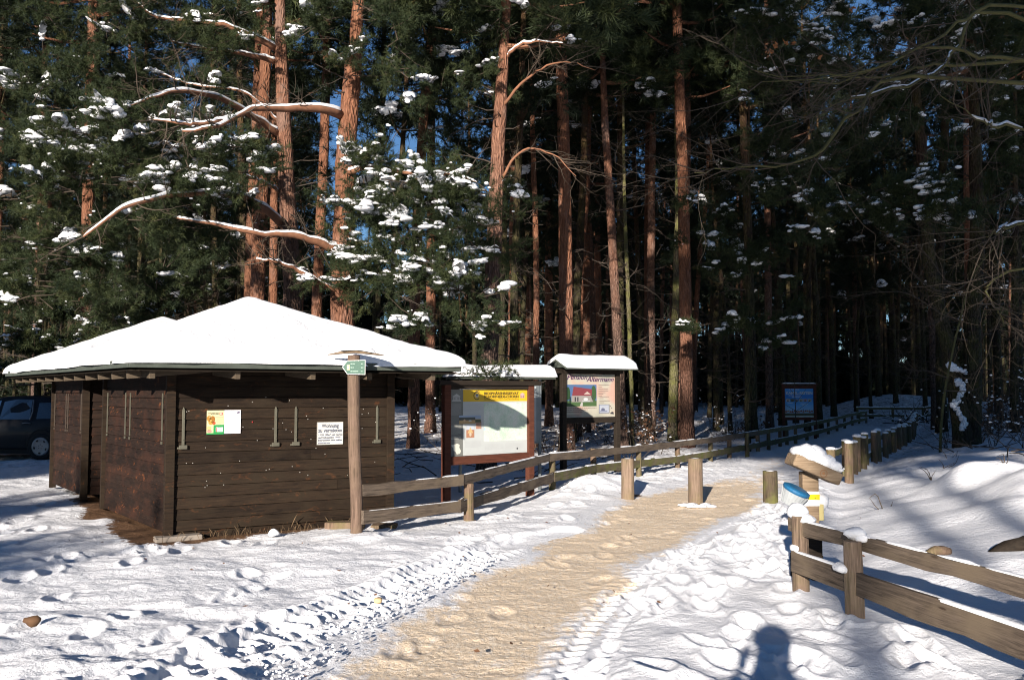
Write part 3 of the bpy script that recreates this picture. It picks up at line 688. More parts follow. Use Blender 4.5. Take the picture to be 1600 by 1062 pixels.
# waymarker post with tilted plank, blue lantern and yellow blaze
wb = Vector((2.58, 7.85, 0)); wm = thing('waymarker_post', 'reddish timber post with a yellow trail blaze behind the foreground fence', 'post', wb)
mb = MB(); mb.box((0,0,.42), (.14,.11,1.05)); mb.obj('post', WOOD_Y, wm, bevel=.006)
mb = MB(); mb.box((-.03,.0,.12), (.24,.16,.24)); mb.box((0,.0,.33), (.175,.14,.32), t=.8); mb.obj('base_boards', WOOD_BK, wm, bevel=.008)
s = Sheet(); s.mb.box((.0,-.060,.72), (.145,.006,.125), m=s.mi(WHITE)); s.mb.box((.0,-.0655,.735), (.143,.005,.045), m=s.mi((.8,.62,.01))); s.oval(.03, .725, .004, .004, DARK, 90)
s.obj('trail_blaze', wm)
mb = MB(); mb.box((.09,-.02,.60), (.05,.04,.14)); mb.obj('yellow_block', ink((.65,.55,.25)), wm, bevel=.006)
mb = MB(); blob(mb, (.10,.02,.68), (.075,.07,.075), seed=12, hi=True); mb.obj('snow_lump', SNOW, wm, smooth=True)
pb = wb + Vector((.0, -.13, .985)); tp = thing('tilted_plank', 'thick tilted timber plank heaped with snow on top of the waymarker post', 'plank', pb)
c, s_ = math.cos(R(-24)), math.sin(R(-24)); M = np.array([(c,0,-s_),(0,1,0),(s_,0,c)])
mb = MB(); mb.box((0,0,0), (.43,.26,.105), M); mb.obj('timber', WOOD_Y, tp, bevel=.016)
mb = MB()
for k, (u, h, a) in enumerate(((-.17,.07,.07),(-.10,.11,.10),(-.02,.13,.10),(.06,.09,.10),(.13,.07,.09),(.18,.035,.05))): blob(mb, tuple(M@np.array((u,.0,.055+h*.35))), (a,.13,h*.8), seed=20+k, hi=True, jit=.10)
mb.obj('snow_heap', SNOW, tp, smooth=True)
s = Sheet(); s.ring(0, 0, .032, .006, (.22,.10,.04)); s.oval(0, 0, .014, .014, (.26,.13,.06), 2); q = s.obj('knot', tp); q.location = tuple(M@np.array((.05,-.132,-.01)))
lb = wb + Vector((-.17, -.15, .775)); lt = thing('blue_lantern', 'blue plastic tub with ribbed grey side hanging tilted under the plank', 'container', lb); lt.rotation_euler = (R(12), R(24), 0)
mb = MB(); mb.lathe([(.08,-.045),(.112,.02),(.118,.025),(.118,.045),(.09,.055)], 24); mb.obj('tub', plain('blue_plastic', (.010,.10,.22), .5, .15, .4), lt, smooth=False)
mb = MB(); mb.lathe([(.078,-.10),(.112,.012),(.106,.012),(.07,-.10)], 24)
for k in range(24): a = k*math.pi/12; mb.beam((.08*math.cos(a),.08*math.sin(a),-.095), (.116*math.cos(a),.116*math.sin(a),.014), .006, .004)
mb.obj('ribbed_band', plain('grey_plastic', (.30,.32,.33), .5), lt)

# bollards
for (px, py, r, h, sd_, lab) in ((981,778,.10,.60,1,'left of the three log bollards, half sunk in a snow heap by the fence'),(1087,785,.108,.65,2,'tallest log bollard standing alone in the middle of the sandy path'),(1204,784,.108,.46,3,'dark short log bollard at the right edge of the path')):
    g = G(px, py); bo = thing('log_bollard', lab, 'bollard', (g.x, g.y, gz(g.x, g.y)), group='log bollards across the path')
    mb = MB(); mb.tube([(0,0,-.1),(0,0,.02),(0,0,h*.5),(0,0,h-.012),(0,0,h)], [r*1.02,r,r*.99,r*.98,r*.93], 20, jit=.015, seed=sd_, t=.3*sd_)
    mb.obj('log', WOOD_PD if sd_ == 3 else WOOD_B, bo)
    mb = MB(); snow_strip(mb, dense([(-r*.6,0,h-.002),(r*.6,.01,h-.002)], .03), r*.5, .006 if sd_ < 3 else .012, seed=sd_); mb.obj('snow_dusting', SNOW, bo, smooth=True)
g = G(1087, 789); mb = MB()
for k in range(14): a = RNG.uniform(0, 6.3); d = RNG.uniform(.08, .24); blob(mb, (g.x+math.cos(a)*d*1.3, g.y-.02+math.sin(a)*d*.6, .0), (.09,.06,.022), seed=k)
tag(mb.obj('snow_patch', SNOW, smooth=True), 'low collar of snow round the foot of the middle bollard', 'snow', kind='stuff')

# ------------------------------------------------------------------ information boards
# board 1: biosphere reserve
b1 = at(697, 700, 13.1); b2 = at(828, 700, 14.15); bx = Vector((b2.x-b1.x, b2.y-b1.y, 0)); BW = bx.length; brz = math.atan2(bx.y, bx.x)
bd = thing('biosphere_board', 'red-brown framed map board with a yellow header behind the fence', 'information board', (b1.x, b1.y, 0), brz)
for x in (0, BW):
    mb = MB(); mb.box((x, 0, .83), (.115, .09, 1.90)); mb.obj('leg', WOOD_RED, bd, bevel=.006)
mb = MB(); mb.box((BW/2, 0, .625), (BW-.118, .085, .12)); mb.obj('bottom_beam', WOOD_RED, bd, bevel=.005)
mb = MB(); mb.box((BW/2+.0, -.01, 1.765), (BW+.34, .14, .07)); mb.box((BW/2, 0, 1.70), (BW-.118, .08, .06)); mb.obj('top_beam', WOOD_BK, bd, bevel=.005)
px0, pw, pz0, ph = .0575, BW-.115, .687, .98
s = Sheet(); s.mb.box((px0+pw/2, .01, pz0+ph/2), (pw-.004, .02, ph-.004), m=s.mi((.56,.59,.58)))
pan = s.obj('panel', bd)
def X(u): return px0+u*pw
def Zz(v): return pz0+(1-v)*ph
s = Sheet(); s.rect(X(0), Zz(1), .165*pw, ph, (.20,.205,.19), 1)
for k in range(4): s.lines(X(.02), Zz(.225+.0+k*.0), .12*pw, 12, .014, (.36,.36,.34), 2, .005, k) if k == 0 else None
s.lines(X(.02), Zz(.55), .12*pw, 9, .015, (.42,.42,.38), 2, .005, 5); s.lines(X(.02), Zz(.72), .12*pw, 2, .02, (.6,.6,.55), 2, .006, 6)
s.poly([(X(.02),Zz(.83)),(X(.06),Zz(.82)),(X(.10),Zz(.81)),(X(.125),Zz(.83)),(X(.12),Zz(.87)),(X(.14),Zz(.92)),(X(.13),Zz(.96)),(X(.09),Zz(.97)),(X(.075),Zz(.93)),(X(.05),Zz(.91)),(X(.045),Zz(.87))][::-1], (.72,.72,.62), 2)
# temple emblem
TC = (.50,.50,.47)
s.poly([(X(.035),Zz(.105)),(X(.135),Zz(.105)),(X(.085),Zz(.065))], TC, 2); s.rect(X(.04), Zz(.12), .09*pw, .008, TC, 2)
for k in range(5): s.rect(X(.047+.0165*k), Zz(.155), .009*pw, .035*ph, TC, 2)
s.rect(X(.035), Zz(.167), .10*pw, .010, TC, 2); s.rect(X(.028), Zz(.18), .114*pw, .009, TC, 2); s.obj('grey_strip', bd)
s = Sheet(); s.rect(X(.165), Zz(.185), .835*pw, .185*ph, (.78,.50,.03), 1)
cx, cz = X(.335), Zz(.095); s.ring(cx, cz, .062, .012, DARK, 2, 40, 320); s.ring(cx+.01, cz+.012, .062, .007, DARK, 2, 30, 130); s.oval(cx+.003, cz+.0, .030, .030, (.80,.80,.72), 2); s.oval(cx+.003, cz+.010, .015, .016, (.02,.02,.06), 3); s.rect(cx, cz-.022, .006, .025, (.02,.02,.06), 3); s.rect(cx-.018, cz-.024, .042, .005, (.1,.1,.2), 3)
s.rect(X(.905), Zz(.135), .058*pw, .07*ph, (.55,.35,.30), 2); s.oval(X(.934), Zz(.075), .028, .022, (.62,.45,.45), 3); s.rect(X(.91), Zz(.13), .012, .03, (.3,.15,.2), 4); s.rect(X(.945), Zz(.13), .012, .03, (.3,.15,.2), 4)
s.obj('yellow_header', bd)
dk = ink((.10,.08,.02))
text_obj('lettering', 'BIOSPHÄRENRESERVAT', .055, dk, bd, (X(.425), -.0035, Zz(.08)), width=.455*pw, bold=.002)
text_obj('lettering', 'SCHORFHEIDE-CHORIN', .055, dk, bd, (X(.425), -.0035, Zz(.13)), width=.455*pw, bold=.002)
text_obj('lettering', 'Großschutzgebiet des Landes Brandenburg', .022, dk, bd, (X(.425), -.0035, Zz(.162)), width=.455*pw)
mp = Mat('map_print', .4, .3); a_ = mp.noise(5, det=6, rough=.7); b_ = mp.noise(11, det=6, rough=.75); c_ = mp.noise(60, det=3)
q = mp.ramp(a_, [(.35, (.52,.55,.50)), (.5, (.42,.52,.42)), (.68, (.24,.38,.27))]); q = mp.mix(mp.ramp(b_, [(.52,(0,0,0)),(.7,(1,1,1))]), q, (.50,.47,.42)); q = mp.mix(mp.ramp(mp.noise(8, det=3), [(.66,(0,0,0)),(.70,(1,1,1))]), q, (.25,.50,.66)); mp.col(mp.mix(mp.ramp(c_, [(.4,(0,0,0)),(.7,(.35,.35,.35))]), q, (.8,.8,.78)))
s = Sheet(); s.rect(X(.425), Zz(.80), .565*pw, .59*ph, mp.m, 2); s.obj('map', bd)
s = Sheet(); s.rect(X(.275), Zz(.52), .20*0+.11*pw, .11*ph*0+.125*ph, (.5,.42,.30), 2); s.rect(X(.275), Zz(.445), .11*pw, .05*ph, (.35,.45,.6), 3); s.rect(X(.275), Zz(.50), .11*pw, .04*ph, (.10,.12,.06), 4); s.obj('photo', bd)
s = Sheet(); s.rect(X(.115), Zz(.52), .20*pw, .125*ph, (.55,.38,.18), 5); s.rect(X(.115), Zz(.465), .20*pw, .06*ph, (.10,.11,.10), 6); s.rect(X(.115), Zz(.42), .20*pw, .028*ph, (.4,.5,.65), 7); s.oval(X(.18), Zz(.47), .02, .02, (.7,.5,.3), 8); s.oval(X(.25), Zz(.475), .03, .012, (.6,.62,.55), 8); s.obj('photo', bd)
s = Sheet(); s.rect(X(.205), Zz(.73), .10*pw, .185*ph, (.45,.22,.13), 2); s.rect(X(.205), Zz(.61), .10*pw, .065*ph, (.55,.6,.66), 3); s.poly([(X(.22),Zz(.66)),(X(.255),Zz(.57)),(X(.29),Zz(.66))], (.66,.45,.22), 4); s.oval(X(.255), Zz(.68), .022, .03, (.62,.5,.36), 5); s.obj('photo', bd)
s = Sheet(); s.rect(X(.325), Zz(.60), .068*pw, .115*ph, (.40,.17,.12), 2)
for k in range(4): s.rect(X(.332+.015*k), Zz(.59), .008*pw, .08*ph, (.6,.4,.28), 3)
s.obj('photo', bd)
s = Sheet()
for (u, v, w_, n) in ((.19,.215,.2,3),(.19,.26,.2,6),(.19,.79,.2,7),(.44,.845,.24,7),(.70,.845,.24,7),(.33,.38,.07,8)): s.lines(X(u), Zz(v), w_*pw, n, .014, (.52,.53,.54), 2, .004, n)
s.rect(X(.855), Zz(.945), .016*pw, .03*ph, DARK, 3); s.obj('printed_text', bd)

# display case behind it with its own snowy roof
c1 = at(716, 600, 14.6); c2 = at(838, 600, 15.1); cx_ = Vector((c2.x-c1.x, c2.y-c1.y, 0)); CW = cx_.length
dc = thing('display_case', 'grey metal notice case under a snow-covered roof, mostly hidden behind the map board', 'notice case', (c1.x, c1.y, 0), math.atan2(cx_.y, cx_.x))
GM = plain('grey_case_metal', (.16,.18,.19), .45, .2, .4, .5)
for x in (.04, CW+.06):
    mb = MB(); mb.box((x, 0, .88), (.045, .045, 1.95)); mb.obj('leg', GM, dc)
mb = MB(); mb.box((CW/2+.03, 0, 1.27), (CW+.02, .08, 1.0)); mb.obj('case', GM, dc, bevel=.006)
s = Sheet(); s.rect(.06, .80, CW-.08, .92, (.42,.46,.48), 0); s.lines(.1, 1.66, CW-.2, 24, .035, (.25,.28,.3), 1, .012); o = s.obj('notice_sheet', dc); o.location = (0, -.0415, 0)
mb = MB(); mb.box((CW/2+.05, 0, 1.86), (CW+.34, .62, .04)); mb.obj('roof', WOOD_F, dc)
mb = MB()
xs = np.linspace(-.17, CW+.25, 40); ys = np.linspace(-.36, .36, 24); A_, B_ = np.meshgrid(xs, ys)
de = np.minimum(np.minimum(A_-xs[0], xs[-1]-A_)/.16, np.minimum(B_-ys[0], ys[-1]-B_)/.22); th = np.sqrt(np.clip(1-(1-np.clip(de, 0, 1))**2, 0, 1))
mb.grid(np.stack([A_, B_, 1.875+th*.20*(1+.25*(vn(A_*3, B_*3, 4)-.5))], -1)); mb.obj('snow_cover', SNOW, dc, smooth=True)

# board 2: guest house
d1 = at(880, 640, 17.7); d2 = at(964, 640, 18.5); dx_ = Vector((d2.x-d1.x, d2.y-d1.y, 0)); DW = dx_.length
gb = thing('guesthouse_board', 'dark framed guest house board with a pink-roofed house photo under a snowy gable roof', 'information board', (d1.x, d1.y, 0), math.atan2(dx_.y, dx_.x))
for x in (0, DW):
    mb = MB(); mb.box((x, 0, .98), (.105, .10, 2.1)); mb.obj('leg', WOOD_BK, gb, bevel=.006)
mb = MB(); mb.box((DW/2, 0, 1.055), (DW-.11, .09, .11)); mb.obj('bottom_beam', WOOD_BK, gb, bevel=.005)
mb = MB(); mb.box((DW/2-.02, 0, 2.035), (DW+.3, .12, .09)); mb.obj('top_beam', WOOD_BK, gb, bevel=.005)
qx, qw, qz, qh = .0535, DW-.107, 1.115, .865
ms = Mat('sunset_paper', .4, .3); g_ = ms.noise(1.6, det=2); ms.col(ms.ramp(g_, [(.35, (.27,.27,.22)), (.5, (.36,.34,.28)), (.62, (.40,.26,.21))]))
s = Sheet(); s.mb.box((qx+qw/2, .01, qz+qh/2), (qw-.004, .02, qh-.004), m=s.mi(ms.m)); s.obj('panel', gb)
def X(u): return qx+u*qw
def Zz(v): return qz+(1-v)*qh
s = Sheet(); s.rect(X(.02), Zz(.745), .60*qw, .50*qh, (.08,.15,.30), 1)
s.rect(X(.02), Zz(.745), .60*qw, .13*qh, (.07,.13,.05), 2); s.oval(X(.05), Zz(.45), .06, .13, (.03,.07,.03), 3); s.oval(X(.56), Zz(.45), .07, .16, (.05,.10,.04), 3)
s.poly([(X(.12),Zz(.49)),(X(.12),Zz(.645)),(X(.55),Zz(.645)),(X(.55),Zz(.50))], (.30,.28,.26), 3); s.poly([(X(.13),Zz(.50)),(X(.52),Zz(.50)),(X(.53),Zz(.35)),(X(.16),Zz(.29))], (.22,.05,.06), 4)
s.poly([(X(.36),Zz(.47)),(X(.50),Zz(.47)),(X(.43),Zz(.40))], (.5,.4,.35), 5); s.rect(X(.18), Zz(.63), .025*qw, .10*qh, DARK, 5); s.rect(X(.23), Zz(.63), .025*qw, .10*qh, DARK, 5); s.oval(X(.40), Zz(.58), .06, .03, (.6,.62,.62), 6); s.rect(X(.33), Zz(.64), .16*qw, .03*qh, (.45,.47,.48), 6); s.poly([(X(.28),Zz(.74)),(X(.34),Zz(.74)),(X(.34),Zz(.65)),(X(.31),Zz(.65))], (.45,.45,.42), 4)
s.oval(X(.09), Zz(.60), .02, .08, (.02,.04,.03), 7); s.obj('photo', gb)
s = Sheet(); s.rect(X(.665), Zz(.915), .22*qw, .21*qh, (.16,.17,.22), 1); s.rect(X(.68), Zz(.90), .19*qw, .18*qh, (.42,.45,.52), 2); s.oval(X(.75), Zz(.83), .05, .035, (.12,.13,.2), 3); s.rect(X(.69), Zz(.88), .15*qw, .03*qh, (.2,.22,.3), 4); s.obj('small_photo', gb)
s = Sheet()
for (u, v, w_, n) in ((.66,.26,.28,1),(.66,.31,.14,1),(.66,.355,.2,3),(.66,.47,.1,2),(.68,.535,.2,2),(.68,.63,.22,2),(.02,.79,.6,2),(.02,.88,.6,1),(.02,.96,.6,1),(.5,.045,.45,1)): s.lines(X(u), Zz(v), w_*qw, n, .035, (.22,.17,.15), 1, .013, int(u*99+v*50))
for k, (u, v) in enumerate(((.90,.75),(.93,.79),(.91,.91),(.95,.90),(.96,.93))): s.oval(X(u), Zz(v), .012, .010, DARK, 2)
s.poly([(X(.90),Zz(.93)),(X(.93),Zz(.88)),(X(.97),Zz(.89)),(X(.97),Zz(.94))], DARK, 2); s.obj('printed_text', gb)
nk = ink((.07,.02,.09))
text_obj('lettering', 'Pension', .15, nk, gb, (X(.03), -.003, Zz(.125)), shear=.35, width=.40*qw, bold=.0025); text_obj('lettering', 'Altermann', .15, nk, gb, (X(.42), -.003, Zz(.17)), shear=.35, width=.56*qw, bold=.0025)
# gable roof along x
def gable(par, x0, x1, zr, ze, hw, nm_mat, snow_t):
    mb = MB()
    for sg_ in (-1, 1): mb.add([(x0,0,zr),(x1,0,zr),(x1,sg_*hw,ze),(x0,sg_*hw,ze),(x0,0,zr-.035),(x1,0,zr-.035),(x1,sg_*hw,ze-.035),(x0,sg_*hw,ze-.035)], [(0,1,2,3),(7,6,5,4),(0,3,7,4),(1,5,6,2),(3,2,6,7)])
    for x in (x0+.05, x1-.05): mb.add([(x,0,zr-.04),(x,-hw*.8,ze),(x,hw*.8,ze),(x+.02,0,zr-.04),(x+.02,-hw*.8,ze),(x+.02,hw*.8,ze)], [(0,1,2),(5,4,3),(1,4,5,2),(0,3,4,1),(0,2,5,3)])
    rf_ = mb.obj('roof', nm_mat, par)
    xs = np.linspace(x0+.02, x1, 50); ys = np.linspace(-hw-.02, hw+.02, 30); A_, B_ = np.meshgrid(xs, ys)
    de = np.minimum(np.minimum(A_-xs[0], xs[-1]-A_)/.10, np.minimum(B_-ys[0], ys[-1]-B_)/.10); th = np.sqrt(np.clip(1-(1-np.clip(de, 0, 1))**2, 0, 1))
    zb = zr-(zr-ze)*np.sqrt((B_/hw)**2+.02)/1.01; mb = MB(); mb.grid(np.stack([A_, B_, zb+.0+th*snow_t*(1+.2*(vn(A_*3, B_*3, 4)-.5))], -1)); mb.obj('snow_cover', SNOW, rf_, smooth=True)
gable(gb, -.20, DW+.28, 2.26, 2.10, .34, WOOD_F, .13)
mb = MB(); mb.beam((0,-.3,2.08), (0,.3,2.08), .06, .06); mb.beam((DW,-.3,2.08), (DW,.3,2.08), .06, .06); mb.obj('roof_bracket', WOOD_BK, gb)

# board 3: camel rides
k1 = at(1224, 620, 31.5); KW = 1.13
kb = thing('camel_ride_board', 'small blue poster board about camel rides standing in the shaded forest edge', 'information board', (k1.x, k1.y, 0), R(4))
for x in (0, KW):
    mb = MB(); mb.box((x, 0, .88), (.09, .08, 1.95)); mb.obj('leg', WOOD_RED, kb, bevel=.005)
mb = MB(); mb.box((KW/2, 0, 1.775), (KW-.094, .07, .10)); mb.box((KW/2, 0, .665), (KW-.094, .07, .10)); mb.obj('cross_beam', WOOD_RED, kb, bevel=.005)
mb = MB(); mb.box((KW/2, 0, 1.875), (KW+.14, .20, .03)); mb.obj('top_board', WOOD_RED, kb)
mb = MB(); snow_strip(mb, dense([(-.05,0,1.89),(KW+.05,0,1.89)], .1), .10, .045); mb.obj('snow_strip', SNOW, kb, smooth=True)
ox, ow_, oz, oh = .047, KW-.094, .72, 1.0
ms = Mat('poster_sky', .4, .3); z_ = ms.node('SeparateXYZ', {0: ms.coord()}).outputs['Z']; ms.col(ms.ramp(ms.node('MapRange', {0: z_, 1: .9, 2: 1.7}).outputs[0], [(0, (.30,.48,.62)), (.35, (.08,.30,.60)), (.7, (.02,.16,.50)), (1, (.06,.28,.60))]))
s = Sheet(); s.mb.box((ox+ow_/2, .01, oz+oh/2), (ow_-.003, .02, oh-.003), m=s.mi(ms.m)); s.obj('panel', kb)
def X(u): return ox+u*ow_
def Zz(v): return oz+(1-v)*oh
s = Sheet(); s.rect(X(0), Zz(1), ow_, .05*oh, (.62,.62,.55), 1); s.rect(X(0), Zz(.95), ow_, .09*oh, (.10,.09,.04), 1)
rg = random.Random(4)
for k in range(13):       # a row of camels: body, humps, neck, legs, a few riders
    x = X(.04+.075*k); z = Zz(.80)+rg.uniform(-.02, .02); c = rg.choice([(.42,.12,.04),(.55,.20,.06),(.30,.07,.03),(.60,.28,.10)])
    s.oval(x, z, .038, .022, c, 2+k % 3); s.oval(x-.012, z+.022, .012, .016, c, 2+k % 3); s.oval(x+.012, z+.022, .012, .016, c, 2+k % 3)
    s.poly([(x+.028,z),(x+.040,z+.004),(x+.058,z+.042),(x+.046,z+.044)], c, 2+k % 3)
    for q in (-.028, -.014, .014, .026): s.rect(x+q, z-.065, .006, .055, c, 2+k % 3)
    if k in (0, 3, 8, 11): s.oval(x, z+.055, .010, .024, (.05,.04,.06), 6); s.oval(x, z+.088, .008, .010, (.25,.12,.08), 6)
s.obj('camel_picture', kb)
s = Sheet()
for k in range(6): s.rect(X(.05+.15*k), Zz(.46), .13*ow_, .10*oh, [(.5,.5,.45),(.12,.16,.1),(.2,.3,.4),(.45,.42,.3),(.5,.3,.3),(.4,.42,.36)][k], 1); s.oval(X(.11+.15*k), Zz(.425), .03, .025, (.10,.07,.05), 2)
s.obj('photo_row', kb)
s = Sheet()
for (u, v, w_) in ((.15,.045,.7),(.14,.255,.72),(.25,.31,.5),(.1,.52,.35),(.55,.54,.38),(.6,.6,.35)): s.lines(X(u), Zz(v), w_*ow_, 1, .03, (.6,.72,.8), 1, .022, int(v*99))
s.obj('printed_text', kb)
text_obj('lettering', 'KAMEL-REITEN', .13, ink((.62,.66,.62)), kb, (X(.04), -.002, Zz(.20)), width=.92*ow_, bold=.004)

# ------------------------------------------------------------------ car at the left edge
def make_car():
    g = G(60, 718); cx, cy = g.x+.15, g.y+.85
    car = thing('parked_car', 'dark dirty hatchback parked in the shade left of the kiosk', 'car', (cx, cy, .0), math.pi+R(-6))
    # local x forward (to the left in the picture), rear axle at x=0
    PAINT = Mat('dark_car_paint', .55, .2); z_ = PAINT.node('SeparateXYZ', {0: PAINT.coord()}).outputs['Z']; nn = PAINT.noise(14, (1,1,3), 6, .7)
    PAINT.col(PAINT.mix(PAINT.math('MULTIPLY', PAINT.node('MapRange', {0: z_, 1: .9, 2: .3}).outputs[0], nn), (.004,.004,.005), (.045,.043,.04)))
    PAINT.b.inputs['Coat Weight'].default_value = .12
    RUB = plain('tyre_rubber', (.018,.018,.018), .85); GLS = Mat('dark_window_glass', .05, .6); GLS.col((.012,.015,.018)); GLS.b.inputs['Transmission Weight'].default_value = .35
    GL = GLS.m; ALU = plain('hubcap_silver', (.20,.20,.21), .4, .2, .5, .6); BLK = plain('black_trim', (.01,.01,.01), .6)
    # stations: x, z_bottom, z_belt, z_roof, halfwidth, half roof width
    st = [(-.80,.42,.80,.86,.62,.55),(-.76,.34,.88,1.02,.76,.60),(-.66,.30,.93,1.22,.82,.56),(-.50,.28,.95,1.38,.845,.55),(-.25,.27,.95,1.47,.85,.56),(.15,.25,.94,1.52,.86,.57),(.7,.24,.92,1.53,.86,.58),(1.2,.24,.91,1.51,.86,.58),(1.65,.24,.90,1.42,.86,.56),(2.1,.25,.90,1.18,.85,.60),(2.45,.26,.90,.97,.84,.70),(2.9,.27,.82,.86,.80,.68),(3.2,.30,.70,.76,.72,.6),(3.32,.38,.58,.62,.58,.45)]
    xs = np.array([q[0] for q in st]); U = np.linspace(xs[0], xs[-1], 60); S = np.array([[np.interp(u, xs, [q[k] for q in st]) for k in range(6)] for u in U])
    rows = []
    for x, zb, zl, zr, hw, hr in S:
        side = [(0, zb), (hw*.85, zb), (hw*.97, zb+.06), (hw, (zb+zl)/2), (hw*.985, zl-.05), (hw*.955, zl), (hr+(hw*.955-hr)*.5, (zl+zr)/2), (hr, zr-.035), (hr*.8, zr-.005), (0, zr)]
        rows.append([(x, -y, z) for y, z in side] + [(x, y, z) for y, z in side[-2:0:-1]])
    P = np.array(rows); P = np.concatenate([P, P[:, :1]], 1)
    mb = MB(); mb.grid(P[:, ::-1]); n = P.shape[1]-1; mb.add(P[0, :n], [tuple(range(n))]); mb.add(P[-1, :n], [tuple(range(n))[::-1]])
    body = mb.obj('body', PAINT.m, car, smooth=True)
    for sy in (-1, 1):
        for wx, dr in ((0, 'w'), (2.55, 'w')):
            # dark wheel arch, set just proud of the flank
            mb = MB(); mb.lathe([(.372,-.03),(.372,.004),(.36,.010),(.335,.004),(0.01,.004)], 32, (0,0,0), 'y'); o = mb.obj('wheel_arch', BLK, car); o.location = (wx, sy*.862, .36); o.rotation_euler = (0, 0, 0 if sy < 0 else math.pi)
            wh = MB(); wh.lathe([(.20,-.10),(.29,-.10),(.31,-.08),(.315,-.04),(.315,.04),(.31,.085),(.285,.10),(.215,.092)], 36, (0,0,0), 'y'); o = wh.obj('wheel', RUB, car, smooth=True); o.location = (wx, sy*.80, .315); o.rotation_euler = (0, .4, 0 if sy < 0 else math.pi)
            rm = MB(); rm.lathe([(.222,.080),(.222,.098),(.205,.108),(.18,.106),(.10,.096),(.05,.100),(.001,.101)], 36, (0,0,0), 'y'); ro = rm.obj('hubcap', ALU, o, smooth=True)
            hm = MB()
            for k in range(5):
                a = k*2*math.pi/5; hm.lathe([(.034,0),(.034,.004),(.001,.005)], 12, (.165*math.cos(a), -.101, .165*math.sin(a)), 'y')
                a += .6; hm.lathe([(.010,0),(.010,.005),(.001,.006)], 8, (.05*math.cos(a), -.098, .05*math.sin(a)), 'y')
            hm.obj('hubcap_hole', BLK, o)
    def flank(pts, name, mat, par, off=.006):
        for sy in (-1, 1):
            mb = MB(); V = []
            for x, z in pts:
                q = [np.interp(x, xs, [q[k] for q in st]) for k in range(6)]; zl, zr, hw, hr = q[2:6]
                if z > zl:
                    mid = (hr+(hw*.955-hr)*.5, (zl+zr)/2)
                    y = np.interp(z, [zl, mid[1], zr-.035], [hw*.955, mid[0], hr])
                else: y = np.interp(z, [q[1], (q[1]+zl)/2, zl-.05, zl], [hw*.97, hw, hw*.985, hw*.955])
                V.append((x, sy*(y+off), z))
            c = np.mean(V, axis=0); c[1] = max(abs(q[1]) for q in V)*sy if False else c[1]
            k = len(V); W = [tuple(q) for q in V]+[(q[0], q[1]-sy*off*1.6, q[2]) for q in V]
            fs = [tuple(range(k)), tuple(range(k, 2*k))[::-1]] + [(i, (i+1) % k, (i+1) % k+k, i+k) for i in range(k)]
            mb.add(W, fs); mb.obj(name, mat, par)
    flank([(.35,.96),(1.13,.96),(1.13,1.38),(.8,1.44),(.42,1.43)], 'rear_side_window', GL, car)
    flank([(1.22,.96),(2.02,.97),(1.85,1.18),(1.6,1.36),(1.22,1.41)], 'front_side_window', GL, car)
    flank([(-.52,1.00),(-.40,.98),(.18,.97),(.22,1.35),(-.05,1.36),(-.3,1.22)], 'quarter_window', GL, car)
    flank([(1.16,.30),(1.165,.30),(1.165,.94),(1.16,.94)], 'door_gap', BLK, car, .003)
    flank([(.42,.30),(.43,.30),(.40,.62),(.27,.94),(.262,.94),(.39,.62)], 'door_gap', BLK, car, .003)
    for sy in (-1, 1):
        mb = MB(); mb.tube([(.50,sy*.875,.86),(.42,sy*.89,.875),(.34,sy*.885,.875),(.28,sy*.872,.86)], .012, 8); mb.obj('door_handle', ALU, car, smooth=True)
        mb = MB(); mb.tube([(.33,sy*.845,.95),(.30,sy*.78,1.15),(.36,sy*.66,1.42)], .014, 6); mb.obj('window_trim', ALU, car)
        mb = MB(); mb.box((-.74, sy*.62, .93), (.10, .22, .20)); mb.obj('tail_light', plain('tail_light_red', (.25,.01,.01), .25), car, bevel=.03)
    mb = MB(); mb.beam((-.52,0,1.475), (-.20,0,1.495), 1.05, .03); mb.obj('roof_spoiler', PAINT.m, car, bevel=.01)
    mb = MB(); mb.box((1.2, 0, .18), (3.4, 1.4, .12)); mb.obj('underbody', BLK, car)
    mb = MB(); mb.tube([(-.1,0,1.5),(-.22,0,1.66)], .004, 5); mb.obj('aerial', BLK, car)
make_car()

# ------------------------------------------------------------------ small things on the snow
def clod(px, py, r, lab, mat, nm='clod', cat='clod', sd_=0):
    g = G(px, py); mb = MB(); blob(mb, (0,0,r*.5), (r*1.2, r, r*.8), seed=sd_, hi=True, jit=.3); tag(mb.obj(nm, mat, None, (g.x, g.y, gz(g.x, g.y)+.02), smooth=True), lab, cat)
BR = plain('brown_earth', (.10,.055,.03), .9, .5)
clod(49, 980, .045, 'round dark brown clod lying alone on the snow at the lower left', BR)
clod(428, 838, .05, 'small white snow ball below the kiosk front wall', SNOW, 'snow_ball', 'snow ball', 3)
clod(590, 945, .03, 'pale lump of frozen sand at the left edge of the path', plain('frozen_sand', (.5,.36,.2)), 'frozen_lump', 'lump', 5)
def log_piece(p, q, r, lab, mat, nm='log', seed=0):
    p = Vector((p.x, p.y, gz(p.x, p.y)+.01)); q = Vector((q.x, q.y, gz(q.x, q.y)+.04))
    mb = MB(); mb.tube(spline([p, (Vector(p)+Vector(q))/2+Vector((0,0,.03)), q], 9), [r*.3,r*.7,r*.9,r,r,r*.95,r*.9,r*.8,r*.5], 12, jit=.16, seed=seed); tag(mb.obj(nm, mat, smooth=True), lab, 'log')
g1 = G(1440, 848, .30); g2 = G(1486, 838, .38)
log_piece(g1, g2, .045, 'short pale bark log poking from the left snow mound', WOOD_P)
g1 = G(1545, 848, .36); g2 = G(1660, 836, .45)
log_piece(g1, g2, .06, 'dark broken trunk reaching in from the right edge on the snow', WOOD_BK, 'fallen_trunk', 4)
